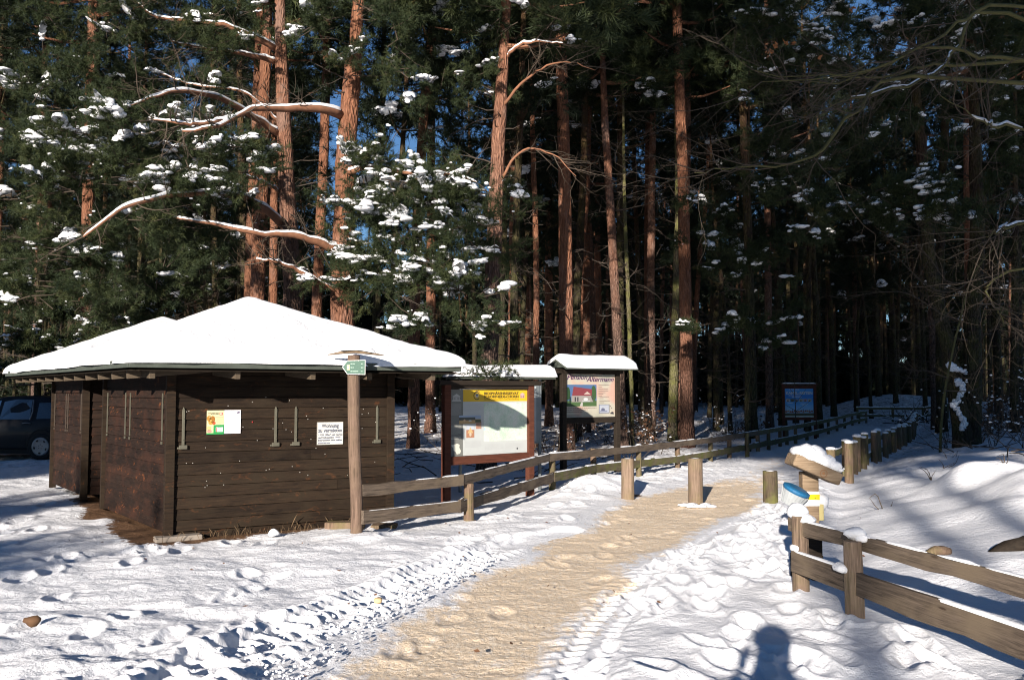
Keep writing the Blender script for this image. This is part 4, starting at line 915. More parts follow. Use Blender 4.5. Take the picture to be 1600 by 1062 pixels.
for k, (px, py, s_) in enumerate(((1475,728,.5),(1455,742,.35),(1570,755,.3),(1380,770,.35),(1480,712,.4),(1590,700,.9))):
    g = G(px, py, .35); rg = np.random.default_rng(k); mb = MB(); b = np.array((g.x, g.y, gz(g.x, g.y)))
    for q in range(3):
        a = rg.uniform(0, 6.3); e = b+np.array((math.cos(a)*s_*.5, math.sin(a)*s_*.4, s_*rg.uniform(.2, .6))); mb.tube(spline([b-np.array((0,0,.03)), (b+e)/2+rg.normal(0, .04, 3), e], 6), [.008,.007,.006,.005,.004,.002], 5)
    tag(mb.obj('bare_twig', TWIG), 'thin bare twig in the snow bank ' + ['standing on the shaded slope','left of the larger twig','near the right picture edge in the shade','beside the log-post fence','behind the snow mounds','under the forked tree'][k], 'twig', 'twigs in the snow bank')
BLEAF = plain('dry_leaf', (.11,.055,.03), .8, .5)
lm = MB(); rg = np.random.default_rng(3)
for k in range(70):
    cy_ = rg.uniform(4.2, 12); cx2 = rg.uniform(-.5*cy_, .42*cy_); z = gz(cx2, cy_)+.03; a = rg.uniform(0, 6.3); s_ = rg.uniform(.012, .026)
    c, s2 = math.cos(a)*s_, math.sin(a)*s_; lm.add([(cx2+c,cy_+s2,z),(cx2-s2*.5,cy_+c*.5,z+.012),(cx2-c,cy_-s2,z+.004),(cx2+s2*.5,cy_-c*.5,z-.004)], [(0,1,2,3)])
tag(lm.obj('fallen_leaves', BLEAF), 'scattered tiny dry leaves on snow and path', 'leaves', kind='stuff')
cm = MB(); rg = np.random.default_rng(8)   # broken snow crumbs along the ploughed edge
for k in range(800):
    v_ = rg.uniform(0, 1)**1.6*5+3.8; xl_ = np.interp(v_, LP[:, 1], LP[:, 0]); x_ = xl_-abs(rg.normal(0, .30))-.02; r_ = rg.uniform(.004, .014)*(1.5 if rg.uniform() < .12 else 1)
    blob(cm, (x_, v_, gz(x_, v_)+.03+r_*.3), (r_, r_, r_*.8), seed=k)
tag(cm.obj('snow_crumbs', SNOW, smooth=True), 'broken crumbs of snow along the left edge of the path', 'snow', kind='stuff')
# ------------------------------------------------------------------ trees
def needle_tmpl(n, L, w, axis=.10, spread=(25, 75), seed=0):
    """a shoot along +z carrying n thin needles"""
    rg = np.random.default_rng(seed); V = []; Fc = []
    for k in range(n):
        z = axis*rg.uniform(0, 1)**.8; a = rg.uniform(0, 2*math.pi); e = R(rg.uniform(*spread)); l = L*rg.uniform(.7, 1.1)
        d = np.array((math.cos(a)*math.sin(e), math.sin(a)*math.sin(e), math.cos(e))); sd_ = np.cross(d, rg.normal(size=3)); sd_ /= np.linalg.norm(sd_)
        b = np.array((0, 0, z)); V += [b-sd_*w/2, b+sd_*w/2, b+d*l]; Fc.append((3*k, 3*k+1, 3*k+2))
    return np.array(V), np.array(Fc)
T_NEAR = needle_tmpl(34, .085, .0065, .13, seed=1); T_MID = needle_tmpl(20, .13, .016, .16, seed=2); T_FAR = needle_tmpl(20, .24, .022, .28, seed=3)
def frames(D, rg):
    D = D/(np.linalg.norm(D, axis=1, keepdims=True)+1e-9); A = rg.normal(size=D.shape)
    X_ = np.cross(D, A); X_ /= np.linalg.norm(X_, axis=1, keepdims=True)+1e-9; Y_ = np.cross(D, X_)
    return np.stack([X_, Y_, D], -1)
def scatter(mb, tm, P, D, sc, tint, rg):
    v, f = tm; M = frames(D, rg)
    W = np.einsum('nij,kj->nki', M, v)*sc[:, None, None] + P[:, None]
    Fc = (f[None] + (np.arange(len(P))*len(v))[:, None, None]).reshape(-1, 3)
    mb.add(W.reshape(-1, 3), Fc, 0, np.repeat(tint, len(v)))
def blobs(mb, P, S, rg, hi=False):
    v, f = ICO2 if hi else ICO1; n = len(P)
    if n == 0: return
    J = 1+rg.uniform(-.30, .30, (n, len(v), 1))*(.45 if hi else 1)
    W = v[None]*J*S[:, None] + P[:, None]
    mb.add(W.reshape(-1, 3), (f[None]+(np.arange(n)*len(v))[:, None, None]).reshape(-1, 3))
def sprays(clumps, rg, nd, tw, sn, tmpl=T_NEAR, per=13, slen=.55, snow_size=.055, dens=1.0, hi=False, droop=.25, outward=None):
    """clumps: list of (centre, (rx,ry,rz), count, snow probability). fills needle, twig and snow builders"""
    PP = []; DD = []; TT = []; SP = []; SS = []
    for c, rad, cnt, sp in clumps:
        c = np.array(tuple(c)); rad = np.array(rad); cnt = int(cnt*dens)
        # sub-clumps give an uneven outline
        subs = rg.normal(size=(max(3, cnt//7), 3)); subs /= np.linalg.norm(subs, axis=1, keepdims=True); subs *= rg.uniform(.25, 1, (len(subs), 1))**.5
        for k in range(cnt):
            s0 = subs[rg.integers(len(subs))]; p = c + (s0 + rg.normal(0, .16, 3))*rad
            d = s0*np.array((1, 1, .35)) + rg.normal(0, .35, 3); d[2] = d[2]*.6 - droop*rg.uniform(-.3, 1); d /= np.linalg.norm(d)+1e-9
            l = slen*rg.uniform(.6, 1.25); n = per; u = rg.uniform(.1, 1, n)**.75
            sag = np.stack([np.zeros(n), np.zeros(n), .16*l*u*u], 1)          # tips lift
            q = p + d*(u*l)[:, None] + sag + rg.normal(0, .055*slen/.55, (n, 3))
            dd = d + rg.normal(0, .55, (n, 3)) + np.array((0, 0, .35))
            PP.append(q); DD.append(dd); TT.append(np.clip(rg.normal(.42, .10)+rg.normal(0, .10, n), 0, 1))
            if tw is not None and k % 2 == 0: tw.tube([p-d*l*.3, p+d*l*.5, p+d*l+np.array((0,0,.16*l))], [.010, .007, .003], 4, cap=False)
            if rg.uniform() < sp*.56:
                ls = slen*rg.uniform(.35, .9); a0 = rg.uniform(.15, .5); us = np.linspace(a0*l, a0*l+ls, 7); C_ = p + d*us[:, None]*np.array((1,1,.45)); C_[:, 2] += .16*l*(us/l)**2 + .045*slen/.55 - .05*(us/l)*l
                wv_ = np.array([.25,.8,1.2,.8,1.25,.7,.2])*snow_size*rg.uniform(.6, 1.8); snow_strip(sn, C_+rg.normal(0, .012, (7, 3)), wv_, wv_*rg.uniform(.6, .95), 6, int(rg.integers(1e6)), .5)
                m_ = int(rg.integers(3, 8)); uu = rg.uniform(.2, 1.05)+rg.normal(0, .16, m_); z = p + d*(uu*l)[:, None] + rg.normal(0, .035*slen/.55, (m_, 3))*np.array((1,1,.5)); z[:, 2] += .16*l*uu*uu + .05*slen/.55
                r = snow_size*rg.uniform(.55, 1.5, m_)*rg.uniform(.7, 1.2); SP.append(z); SS.append(np.stack([r*rg.uniform(.7, 1.8, m_), r*rg.uniform(.7, 1.6, m_), r*rg.uniform(.35, .65, m_)], 1))
            elif rg.uniform() < sp*.25:
                z = q[rg.integers(0, n, 2)] + np.array((0,0,.05*slen/.55)); r = snow_size*rg.uniform(.2, .5, 2); SP.append(z); SS.append(np.stack([r*1.2, r, r*.6], 1))
    PP = np.concatenate(PP); DD = np.concatenate(DD); TT = np.concatenate(TT)
    scatter(nd, tmpl, PP, DD, rg.uniform(.8, 1.25, len(PP)), TT, rg)
    if sn is not None and SP: blobs(sn, np.concatenate(SP), np.concatenate(SS), rg, hi)

def trunk_mb(P, r, seed=0, n=14, flare=.35, jit=.035, step=.35):
    P = dense(P, step); z = P[:, 2]-P[0, 2]; rr = np.interp(np.linspace(0, 1, len(P)), np.linspace(0, 1, len(r)), r) if hasattr(r, '__len__') else np.full(len(P), r)
    rr = rr*(1+flare*np.exp(-np.maximum(z, 0)/.25)); rg = np.random.default_rng(seed)
    P = P + np.concatenate([np.zeros((1, 3)), rg.normal(0, .006, (len(P)-1, 3))*np.array((1,1,0))])
    mb = MB(); mb.tube(P, rr, n, jit=jit, seed=seed, t=.5); return mb
def twigs(mb, p, d, L, r, rg, lv=2, snow=None):
    """forked bare branch"""
    n = 6; P = [np.array(p)]; d = np.array(d, float); d /= np.linalg.norm(d)
    for i in range(n): d = d+rg.normal(0, .16, 3)+np.array((0,0,.02)); d /= np.linalg.norm(d); P.append(P[-1]+d*L/n)
    P = np.array(P); mb.tube(P, np.linspace(r, r*.3, len(P)), 5 if r > .008 else 4, cap=False)
    if snow is not None and r > .006 and rg.uniform() < .6: snow_strip(snow, P[1:-1]+np.array((0,0,r*.6)), r*1.1, r*1.3, 4)
    if lv:
        for i in range(1, n+1):
            if rg.uniform() < .75:
                dd = (P[i]-P[i-1])/(L/n)+rg.normal(0, .7, 3); twigs(mb, P[i], dd, L*rg.uniform(.3, .55), r*.5*(1-.06*i), rg, lv-1, None)
def dead_stubs(mb, P, r, rg, n, z0, z1, L=(.3, 1.4), sn=None):
    P = dense(P, .3); ok = [i for i in range(len(P)) if z0 < P[i][2] < z1]
    for _ in range(n):
        if not ok: break
        i = ok[rg.integers(len(ok))]; a = rg.uniform(0, 2*math.pi); l = rg.uniform(*L); d = np.array((math.cos(a), math.sin(a), rg.uniform(-.25, .35)))
        twigs(mb, P[i], d, l, .012+.012*rg.uniform(), rg, 1 if l > .6 else 0, sn)
def crown(nd, br, sn, rg, h0, h1, rad, n_limb, tm, slen, per, cnt, snow=.1, x0=0, y0=0, axis=None, ssize=.12):
    cl = []
    for k in range(n_limb):
        u = (k+rg.uniform(0, 1))/n_limb; z = h0+(h1-h0)*u; a = k*2.4+rg.uniform(-.5, .5)
        l = rad*(1-.75*u**1.6)*rg.uniform(.55, 1.15)*(1 if u > .12 else .8); e = np.array((math.cos(a)*l, math.sin(a)*l, l*rg.uniform(.0, .45)+.3*u))
        ax = np.array((x0, y0)) if axis is None else np.array([np.interp(z, axis[:, 2], axis[:, 0]), np.interp(z, axis[:, 2], axis[:, 1])])
        b = np.array((ax[0], ax[1], z)); P = spline([b, b+e*.5+np.array((0,0,-.08*l)), b+e], 5)
        if br is not None: br.tube(P, np.linspace(.05*(1-u)+.02, .012, 5), 5, cap=False)
        s = .30*l+.25
        cl.append((P[-1], (s*1.1, s*1.1, s*.5), cnt, snow)); cl.append((P[3], (s*.8, s*.8, s*.4), cnt*.7, snow))
        if l > 1.6: cl.append((P[2], (s*.5, s*.5, s*.3), cnt*.4, snow))
    sprays(cl, rg, nd, None, sn, tm, per, slen, ssize, droop=.1)

def pine(name, label, base, pts, r, mat, seed, stubs=14, stub_z=(2, 9), crown_z=None, crown_r=2.6, group=None, top=17, limbs=(), clumps=(), parts=None, cat='tree', snow=.04, stubL=(.3, 1.4), crown_cnt=9, tmpl=T_FAR, extra=()):
    """pts: (px,py) up the trunk at depth Y"""
    Y = base[2] if len(base) > 2 else None; rg = np.random.default_rng(seed)
    b = at(base[0], base[1], Y); bz = gz(b.x, b.y)
    P = [Vector((b.x, b.y, bz-.1))]
    d0 = at(pts[0][0], pts[0][1], Y); P[0].x = d0.x + (b.x-d0.x)
    P += [at(x, y, Y) for x, y in pts]
    if P[-1].z < top:
        dr = (P[-1]-P[-2]); dr = dr/dr.z; P.append(P[-1]+Vector((dr.x*.6, dr.y*.6, 1))*(top-P[-1].z))
    t = thing(name, label, cat, tuple(P[0]), 0, group); o0 = np.array(tuple(P[0])); P = [np.array(tuple(p))-o0 for p in P]
    rr = [r*1.04, r, r*.93, r*.85, r*.72, r*.5, r*.2]
    trunk_mb(P, rr, seed).obj('trunk', mat, t, smooth=True)
    for Pe, re in extra: trunk_mb([np.array(tuple(p))-o0 for p in Pe], re, seed+5).obj('trunk', mat, t, smooth=True)
    DP = dense(P, .4)
    if stubs:
        mb = MB(); dead_stubs(mb, P, r, rg, stubs, stub_z[0], stub_z[1], stubL)
        if mb.n: mb.obj('bare_branches', DEAD, t)
    for LPt, rad, sw in limbs:
        Q = spline([np.array(tuple(at(x, y, yy)))-o0 for x, y, yy in LPt], 18)
        Q[1:-1] += rg.normal(0, .012, (16, 3)); ra = np.linspace(rad, rad*.16, 18)
        mb = MB(); mb.tube(Q, ra, 9, jit=.06, seed=seed); l = mb.obj('limb', BARK_L, t, smooth=True)
        if sw:
            mb = MB(); QQ = spline(Q, 40); rw = np.interp(np.linspace(0, 1, 40), np.linspace(0, 1, 18), ra); QQ = QQ+np.stack([rw*0, rw*0, rw*.72], 1); snow_strip(mb, QQ, rw*.72, rw*.55+.022, 7, seed+3); mb.obj('snow_strip', SNOW, l, smooth=True)
        mb = MB()
        for k in range(4, 18): twigs(mb, Q[k], (Q[k]-Q[k-1])/np.linalg.norm(Q[k]-Q[k-1])+rg.normal(0, .8, 3)+np.array((0,0,.2)), rg.uniform(.3, .9), .012 if k < 16 else rad*.16, rg, 1)
        mb.obj('side_twigs', TWIG, l)
    if clumps:
        nd, tw, sn = MB(), MB(), MB(); cl = []
        for q in clumps:
            px, py, yy, rx, ry, cnt, sp = q; c = np.array(tuple(at(px, py, yy)))-o0; k = yy/F; cl.append((c, (rx*k, rx*k*.8, ry*k), cnt, sp))
        sprays(cl, rg, nd, tw, sn, T_NEAR if Y < 20 else T_MID, 13, .5, .056, hi=True)
        nd.obj('needles', NEEDLE, t); tw.obj('needle_twigs', TWIG, t)
        if sn.n: sn.obj('snow_load', SNOW, t, smooth=True)
    if crown_z:
        nd, br, sn = MB(), MB(), MB(); crown(nd, br, sn, rg, crown_z[0], crown_z[1], crown_r, 20, tmpl, .8 if tmpl is T_FAR else .55, 9, crown_cnt, snow, axis=DP)
        nd.obj('crown', NEEDLE, t); br.obj('crown_limbs', BARK_L, t)
        if sn.n: sn.obj('crown_snow', SNOW, t)
    return t

# --- the named front pines -------------------------------------------------
pine('scots_pine', 'tall pinkish grey pine behind the kiosk roof peak with snowy limbs to the left', (460,700,19), [(457,480),(450,330),(443,180),(437,0)], .20, BARK, 1, 16, (3, 9),
     (11.5, 18.5), 2.6, limbs=[
      ([(437,210,19),(405,188,18.4),(350,157,17.2),(290,143,16),(240,152,15.3),(200,166,14.8)], .075, 1),
      ([(440,350,19),(400,318,17.6),(350,303,16),(280,305,14.4),(200,325,13.4),(130,370,13.0)], .085, 1),
      ([(432,77,19),(380,50,18.4),(330,36,18),(250,28,17.5),(215,5,17.3)], .07, 1),
      ([(431,97,19),(390,86,18.5),(330,78,18),(268,64,17.6)], .06, 1), ([(440,242,19),(400,225,18.3),(370,217,18)], .035, 1), ([(437,300,19),(410,283,18.2),(380,272,18)], .035, 1),
      ([(436,190,19),(380,145,18.6),(300,132,18.2),(240,110,18)], .03, 1)],
     clumps=[(40,95,17,55,60,26,.25),(120,110,17.2,60,50,30,.15),(200,60,17.5,70,50,36,.12),(290,95,18,80,50,40,.12),(250,20,17.6,80,30,30,.08),(370,30,18.4,50,35,20,.15),(150,30,17,50,30,14,.05),(60,20,16.5,40,22,12,.1),
             (120,190,17,90,50,44,.12),(40,180,17,60,50,30,.15),(300,205,17.5,90,40,34,.10),(60,250,16,70,40,30,.3),(380,260,18,40,40,14,.35),(340,60,18.2,60,40,24,.1),(160,120,16.8,70,40,24,.15),(220,150,17,60,40,24,.15),(20,20,17,40,14,10,.1),
             (330,350,17.5,70,40,28,.15),(250,345,16.5,60,25,24,.1)])
pine('scots_pine', 'thick orange pine behind the right slope of the kiosk roof with long snowy limbs', (533,690,16.6), [(535,500),(537,400),(541,250),(551,110),(560,0)], .225, BARK_O, 2, 10, (4, 8.5),
     (9.6, 17), 2.8, limbs=[
      ([(533,180,16.5),(500,170,16),(455,169,15.6),(400,170,15),(365,184,14.4),(330,200,13.9),(285,205,13.6)], .085, 1),
      ([(362,186,14.4),(320,194,13.9),(280,192,13.6),(240,187,13.4)], .045, 1),
      ([(528,392,16.5),(500,380,16.2),(460,368,15.8),(410,366,15.4),(340,352,15),(272,340,14.7)], .085, 1),
      ([(530,455,16.5),(495,440,16.1),(460,420,15.8),(430,408,15.5),(400,405,15.3)], .055, 1),
      ([(542,270,16.5),(590,262,15.8),(650,272,15.4),(700,272,15.2),(745,285,15)], .05, 1)],
     clumps=[(335,215,14.6,50,22,22,.8),(280,235,14.5,65,35,36,.85),(190,195,14.3,55,22,26,.9),(130,225,14.1,50,28,26,.6),(235,275,14.5,60,30,30,.5),(150,290,14,70,26,34,.65),(85,255,14,30,20,12,.8),(40,300,13.9,45,22,18,.75),(90,330,14,80,34,34,.15),(355,255,14.8,45,30,22,.7),(300,300,14.8,60,20,22,.35),
             (200,345,14.2,50,24,18,.12),(60,395,14.2,70,40,36,.35),(150,410,14.6,80,45,44,.15),(30,450,14.3,50,34,24,.4),(230,430,15,60,36,30,.2),(130,480,15,70,30,28,.12),(170,250,14.6,60,30,26,.3),(210,390,14.8,60,40,26,.1),(10,360,14,30,40,14,.3),
             (545,275,15.6,55,22,34,.8),(600,290,15.4,50,30,32,.8),(650,310,15.2,50,40,40,.75),(710,300,15,55,40,40,.8),(765,300,15,30,25,18,.8),(590,345,15.3,45,34,26,.7),(660,360,15.2,55,34,34,.5),(730,350,15.1,50,40,30,.5),(640,400,15.2,60,30,26,.6),(775,340,15.1,30,24,10,.6),(560,320,15.6,40,30,22,.5),(600,400,15.5,50,30,18,.3),(700,390,15.2,40,30,14,.5),
             (505,390,15.9,35,16,14,.5),(490,420,16,40,20,12,.4),(540,440,16,50,16,10,.2),
             (640,425,15.1,50,24,22,.75),(690,430,15,50,28,28,.8),(720,465,15,45,35,28,.75),(690,500,15,45,28,22,.7),(740,400,15,40,30,14,.4),(600,450,15.4,40,25,10,.4),(740,510,15.1,30,20,8,.6),
             (722,584,14.0,26,9,6,.95),(765,580,14.0,26,8,4,.9),
             (545,40,15.8,55,50,34,.08),(600,90,15.6,40,45,20,.08),(620,130,15.6,30,30,10,.1),(535,110,16.2,40,40,14,.1),(500,20,16,40,30,12,.3)])
pine('scots_pine', 'slimmer orange pine trunk close behind the pinkish grey pine', (398,700,22), [(402,480),(409,300),(414,120),(420,0)], .185, BARK_O, 3, 14, (3, 9), (10.5, 18), 2.2)
pine('scots_pine', 'thin orange pine seen between the two big trunks behind the kiosk', (490,700,27), [(495,480),(505,260),(511,80),(513,0)], .165, BARK_O, 4, 18, (3, 11), (11.5, 19), 1.9)
pine('scots_pine', 'red-brown pine trunk rising above the snowy bough', (646,665,26), [(648,480),(657,260),(668,100),(680,0)], .165, BARK_O, 5, 18, (3, 11), (11.0, 18), 1.9)
pine('scots_pine', 'stout pine behind the map board with long arching bare branches to the right', (760,735,18.4), [(762,640),(768,480),(774,330),(782,160),(792,0)], .185, BARK, 6, 16, (2.5, 8), (8.6, 17), 2.6, limbs=[
      ([(778,290,18.4),(800,250,18.2),(830,232,18),(870,245,17.8),(900,275,17.6)], .035, 0), ([(782,170,18.4),(815,130,18),(850,105,17.7),(890,97,17.5),(930,110,17.3)], .035, 0), ([(788,90,18.4),(815,70,18),(850,66,17.7),(880,68,17.4)], .035, 1)],
     clumps=[(740,135,18.2,45,30,18,.08),(715,160,18,35,25,12,.1),(700,120,18,30,20,7,.1),(820,30,17.6,60,30,24,.1),(870,50,17.4,50,22,14,.1)])
pine('scots_pine', 'very thin straight orange pine between the map board and the guesthouse board', (840,665,26), [(838,560),(838,400),(832,200),(830,60)], .095, BARK_O, 7, 22, (2, 10), (11, 16), 1.6, top=15)
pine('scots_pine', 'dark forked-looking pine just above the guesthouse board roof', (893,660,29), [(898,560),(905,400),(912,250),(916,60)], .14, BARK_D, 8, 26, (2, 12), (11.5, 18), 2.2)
pine('scots_pine', 'reddish pine right of the dark one above the guesthouse board', (903,655,32), [(905,560),(908,400),(917,300),(922,100)], .13, BARK_O, 9, 20, (2, 12), (12, 19), 2.4)
pine('scots_pine', 'grey sunlit leaning pine trunk directly behind the guesthouse board', (974,695,27), [(970,620),(962,480),(954,330),(945,180),(940,50)], .150, BARK, 10, 26, (2, 11), (11, 18), 2.4, stubL=(.4, 1.6))
pine('mossy_tree', 'slender greenish mossy trunk beside the right leg of the guesthouse board', (987,688,28), [(986,600),(982,480),(976,330),(974,200)], .075, BARK_G, 11, 20, (2, 10), None, top=12, stubL=(.5, 1.8))
pine('scots_pine', 'big orange pine with a sunlit upper trunk right of the picture centre', (1066,686,30.5), [(1067,600),(1067,420),(1072,250),(1074,60)], .195, BARK_O, 12, 22, (3, 13), (12.5, 20), 3.0)
pine('mossy_tree', 'greenish trunk standing tight against the left side of the big orange pine', (1050,686,30.2), [(1052,600),(1057,450),(1060,300),(1056,120)], .15, BARK_G, 13, 22, (2, 11), (11.5, 17), 2.2)
pine('scots_pine', 'leaning red pine just right of the big orange pine', (1080,676,34), [(1084,560),(1092,420),(1104,300),(1110,150)], .10, BARK_O, 14, 14, (2, 11), (12, 18), 2.0)
# forked tree on the right bank
fb = at(1508, 670, 21.5)
def A2(px, py, Y=21.5): return at(px, py, Y)
ft = pine('forked_tree', 'large dark two-stemmed tree with snow in its fork on the right bank', (1516,672,21.5), [(1520,600),(1519,480),(1527,380),(1524,250),(1520,100)], .20, BARK_D, 15, 26, (2, 8), (8.5, 16), 2.8, stubL=(.5, 1.8), snow=.4,
     extra=[([Vector((A2(1506,672).x, 21.45, gz(A2(1506,672).x, 21.45)-.1)), A2(1493,610), A2(1478,530), A2(1462,460), A2(1450,380), A2(1436,200), A2(1425,60)], [.22,.19,.165,.15,.12,.08])],
     clumps=[(1395,315,19.5,55,34,46,.95),(1420,340,19.5,35,25,20,.7),(1330,300,19.5,60,30,22,.4),(1270,340,19.8,50,34,20,.4),(1340,210,19.5,60,30,18,.5),(1480,340,19.5,50,30,16,.2),(1250,290,20,40,30,14,.4)])
mb = MB(); o0 = ft.location
rgf = np.random.default_rng(12)
for k in range(120):
    v_ = rgf.uniform(); yc = 592+v_*80; xc = 1497+6*math.sin(v_*9)+v_*4; wd_ = (7 if v_ < .5 else 5)*(1.2-abs(math.sin(v_*6.5))*.7)
    r_ = rgf.uniform(.02, .06); blob(mb, tuple(A2(xc+rgf.normal(0, wd_*.55), yc, 21.2+rgf.uniform(-.03, .06))-o0), (r_*.9, .07, r_*1.1), seed=k, jit=.4)
for k in range(26):
    u_ = rgf.uniform(); r_ = .055*(1-u_)+.02; blob(mb, tuple(A2(1484+u_*26, 572+u_*8+rgf.normal(0, 2), 21.2)-o0), (r_*1.4, .08, r_), seed=k+200, jit=.35)
mb.obj('snow_lump', SNOW, ft, smooth=True)
# snowy younger conifers in the shaded right half
def young(name, label, px, py, Y, r, clumps, seed, top=9, group=None):
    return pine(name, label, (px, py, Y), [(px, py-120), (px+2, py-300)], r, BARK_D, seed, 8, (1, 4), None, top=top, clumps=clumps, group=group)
young('young_pine', 'young pine dusted with snow standing behind the left fence posts at middle right', 1168, 700, 24.5, .08,
      [(1100,380,24,34,20,9,.7),(1125,320,24,40,30,6,.3),(1130,490,24,50,28,22,.55),(1190,500,24,45,30,16,.5),(1160,350,24.5,60,40,14,.35),(1180,420,24.5,60,40,11,.35),(1215,390,24,40,30,14,.7),(1150,440,24.3,40,30,14,.3),(1200,530,24,30,16,8,.8),(1190,310,24,50,30,18,.35),(1160,250,24.5,50,30,8,.2)], 21, 11)
young('young_pine', 'snow-laden conifer crown at the top right above the blue poster board', 1262, 672, 37, .13,
      [(1270,20,20,60,24,34,.95),(1210,40,20.5,50,25,20,.5),(1330,60,20,60,30,24,.7),(1400,30,20,50,26,16,.6),(1250,110,20.5,60,34,22,.4),(1180,120,21,50,34,16,.2),(1320,140,20.5,60,34,22,.45),(1420,110,20,50,34,20,.6),(1240,190,21,50,34,16,.25),(1220,250,22,50,34,20,.3),(1290,240,22,50,34,22,.35),(1350,215,22,50,34,22,.35),(1410,170,22,50,34,18,.3),(1215,60,22,40,40,20,.2),(1360,100,22,50,30,20,.2)], 22, 16)
young('young_pine', 'snowy conifer at the right picture edge behind the forked tree', 1585, 668, 25, .11,
      [(1540,80,19,50,30,20,.6),(1580,150,19,40,40,16,.4),(1500,110,19,40,22,14,.8),(1560,240,20,50,34,18,.4),(1595,220,20,30,30,12,.8),(1480,200,19.5,50,30,14,.3),(1590,330,20,40,40,14,.2),(1440,60,19,50,30,14,.6),(1545,30,19,60,30,18,.4),(1500,10,19,50,20,12,.4)], 23, 14)
young('young_pine', 'low snowy conifer filling the gap left of the kiosk roof', 60, 640, 25, .10,
      [(30,480,25,50,30,26,.5),(90,500,25,60,34,32,.55),(60,540,24.5,70,34,36,.6),(140,530,24.5,50,30,22,.4),(20,560,24,50,24,20,.5),(100,570,24,60,16,16,.4),(130,470,25.5,50,30,18,.4),(170,490,25,40,24,12,.5),(70,450,26,60,26,20,.3)], 24, 6)
young('young_pine', 'dark green conifer behind the left slope of the kiosk roof', 250, 640, 27, .10,
      [(255,450,27,40,40,24,.05),(265,480,27,40,30,16,.03),(200,440,26.5,40,30,16,.4),(300,420,27,60,34,20,.2),(350,400,27,40,30,14,.15),(330,440,27,40,26,12,.15),(190,480,26,30,20,10,.7),(160,440,26,50,30,14,.3)], 25, 6.5)

# --- the wood behind: individual pines from a few models ---------------------
def model_pine(seed, h, r, c0, rad, mat, snow=.015, stubs=18, limbs_=15, cnt_=7):
    rg = np.random.default_rng(seed); lx, ly = rg.normal(0, .35, 2)
    t = thing('forest_pine', 'slender pine standing in the dense shaded wood', 'tree', (0, 0, 0), 0, 'pines of the dense wood')
    P = [(0,0,-.2),(lx*.2,ly*.2,h*.3),(lx*.9,ly*.9,h*.65),(lx*1.2,ly*1.2,h)]
    trunk_mb(P, [r, r*.95, r*.8, r*.6, r*.2], seed, 9, step=1.0).obj('trunk', mat, t, smooth=True)
    mb = MB(); dead_stubs(mb, P, r, rg, stubs, 1.5, c0+1, (.3, 1.6))
    if mb.n: mb.obj('bare_branches', DEAD, t)
    nd, br, sn = MB(), MB(), MB(); crown(nd, br, sn, rg, c0, h, rad, limbs_, T_FAR, .85, cnt_, cnt_, snow, axis=dense(P, .5))
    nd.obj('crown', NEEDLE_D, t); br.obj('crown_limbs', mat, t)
    if sn.n: sn.obj('crown_snow', SNOW, t)
    return t
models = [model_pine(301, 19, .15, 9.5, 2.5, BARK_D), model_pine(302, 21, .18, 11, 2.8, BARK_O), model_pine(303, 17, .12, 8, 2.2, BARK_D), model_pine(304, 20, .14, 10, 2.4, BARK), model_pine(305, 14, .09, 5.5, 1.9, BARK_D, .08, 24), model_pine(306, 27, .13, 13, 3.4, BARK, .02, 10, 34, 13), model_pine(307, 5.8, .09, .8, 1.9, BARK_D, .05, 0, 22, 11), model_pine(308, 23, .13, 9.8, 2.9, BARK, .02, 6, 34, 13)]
rg = np.random.default_rng(42); placed = []; front = [(o.location.x, o.location.y) for o in scene.objects if o.type == 'EMPTY' and o.get('category') == 'tree' and o not in models]
used = set(); count = 0
def corridor(x, y): return y < 50 and np.interp(y, LP[:, 1], LP[:, 0])-2.2 < x < np.interp(y, RF[:, 1], RF[:, 0])+1.6
LOOK = ['slender dark-barked pine', 'orange-barked pine', 'thin dark pine', 'grey-barked pine', 'spindly young pine']
def put(x, y, mi, sc=None, lab=None, grp=None):
    global count
    m_ = models[mi]; sc = sc or rg.uniform(.88, 1.15)
    if mi not in used: used.add(mi); m_.location = (x, y, gz(x, y)); m_.rotation_euler = (0,0,rg.uniform(0, 6.3)); m_.scale = (sc,)*3; o = m_
    else: o = dup(m_, (x, y, gz(x, y)), rg.uniform(0, 6.3), sc)
    if lab: o['label'] = lab; o['group'] = grp
    if not lab:
        px = 800+F*x/y; zn = 'behind the kiosk and its roof' if px < 620 else 'between the kiosk and the guesthouse board' if px < 860 else 'left of the path behind the rail fence' if px < 1330 else 'on the right beyond the log-post fence'
        o['label'] = LOOK[mi]+' in the dense wood '+zn; o['group'] = LOOK[mi]+'s '+zn
    placed.append((x, y)); count += 1
tries = 0
while count < 205 and tries < 20000:
    tries += 1
    y = 23+62*rg.uniform(0, 1)**1.15; x = rg.uniform(-.66, .64)*y
    if corridor(x, y) or (x < -8 and y < 25) or (-9 < x < -1 and y < 24): continue
    if min([math.hypot(x-a, y-b) for a, b in placed]+[99]) < 1.7+.012*y or min(math.hypot(x-a, y-b) for a, b in front) < 1.6: continue
    if y < 34 and abs(x/y-.318) < .03: continue
    if x > 11 and y < 24: continue
    if -.235 < x/y < -.014 and y > 28 and rg.uniform() < .93: continue
    put(x, y, int(rg.choice([0,1,2,3,4], p=[.32,.14,.22,.16,.16])))
for x, y, mi in ((8.3,31,0),(10.6,37,3),(12.5,41.5,0),(14.2,45,2),(19.0,53,0),(21.5,56,3),(23.5,57.5,0),(14.8,31,0),(17.2,36.5,3),(13.0,38,2),(25.5,60,0),(20.2,50.5,4)): put(x, y, mi, 1.14)
for k in range(16): put(-(.70+.42*rg.uniform())*(30+2.2*k), 30+2.2*k, int(rg.choice([0,1,3,4])))
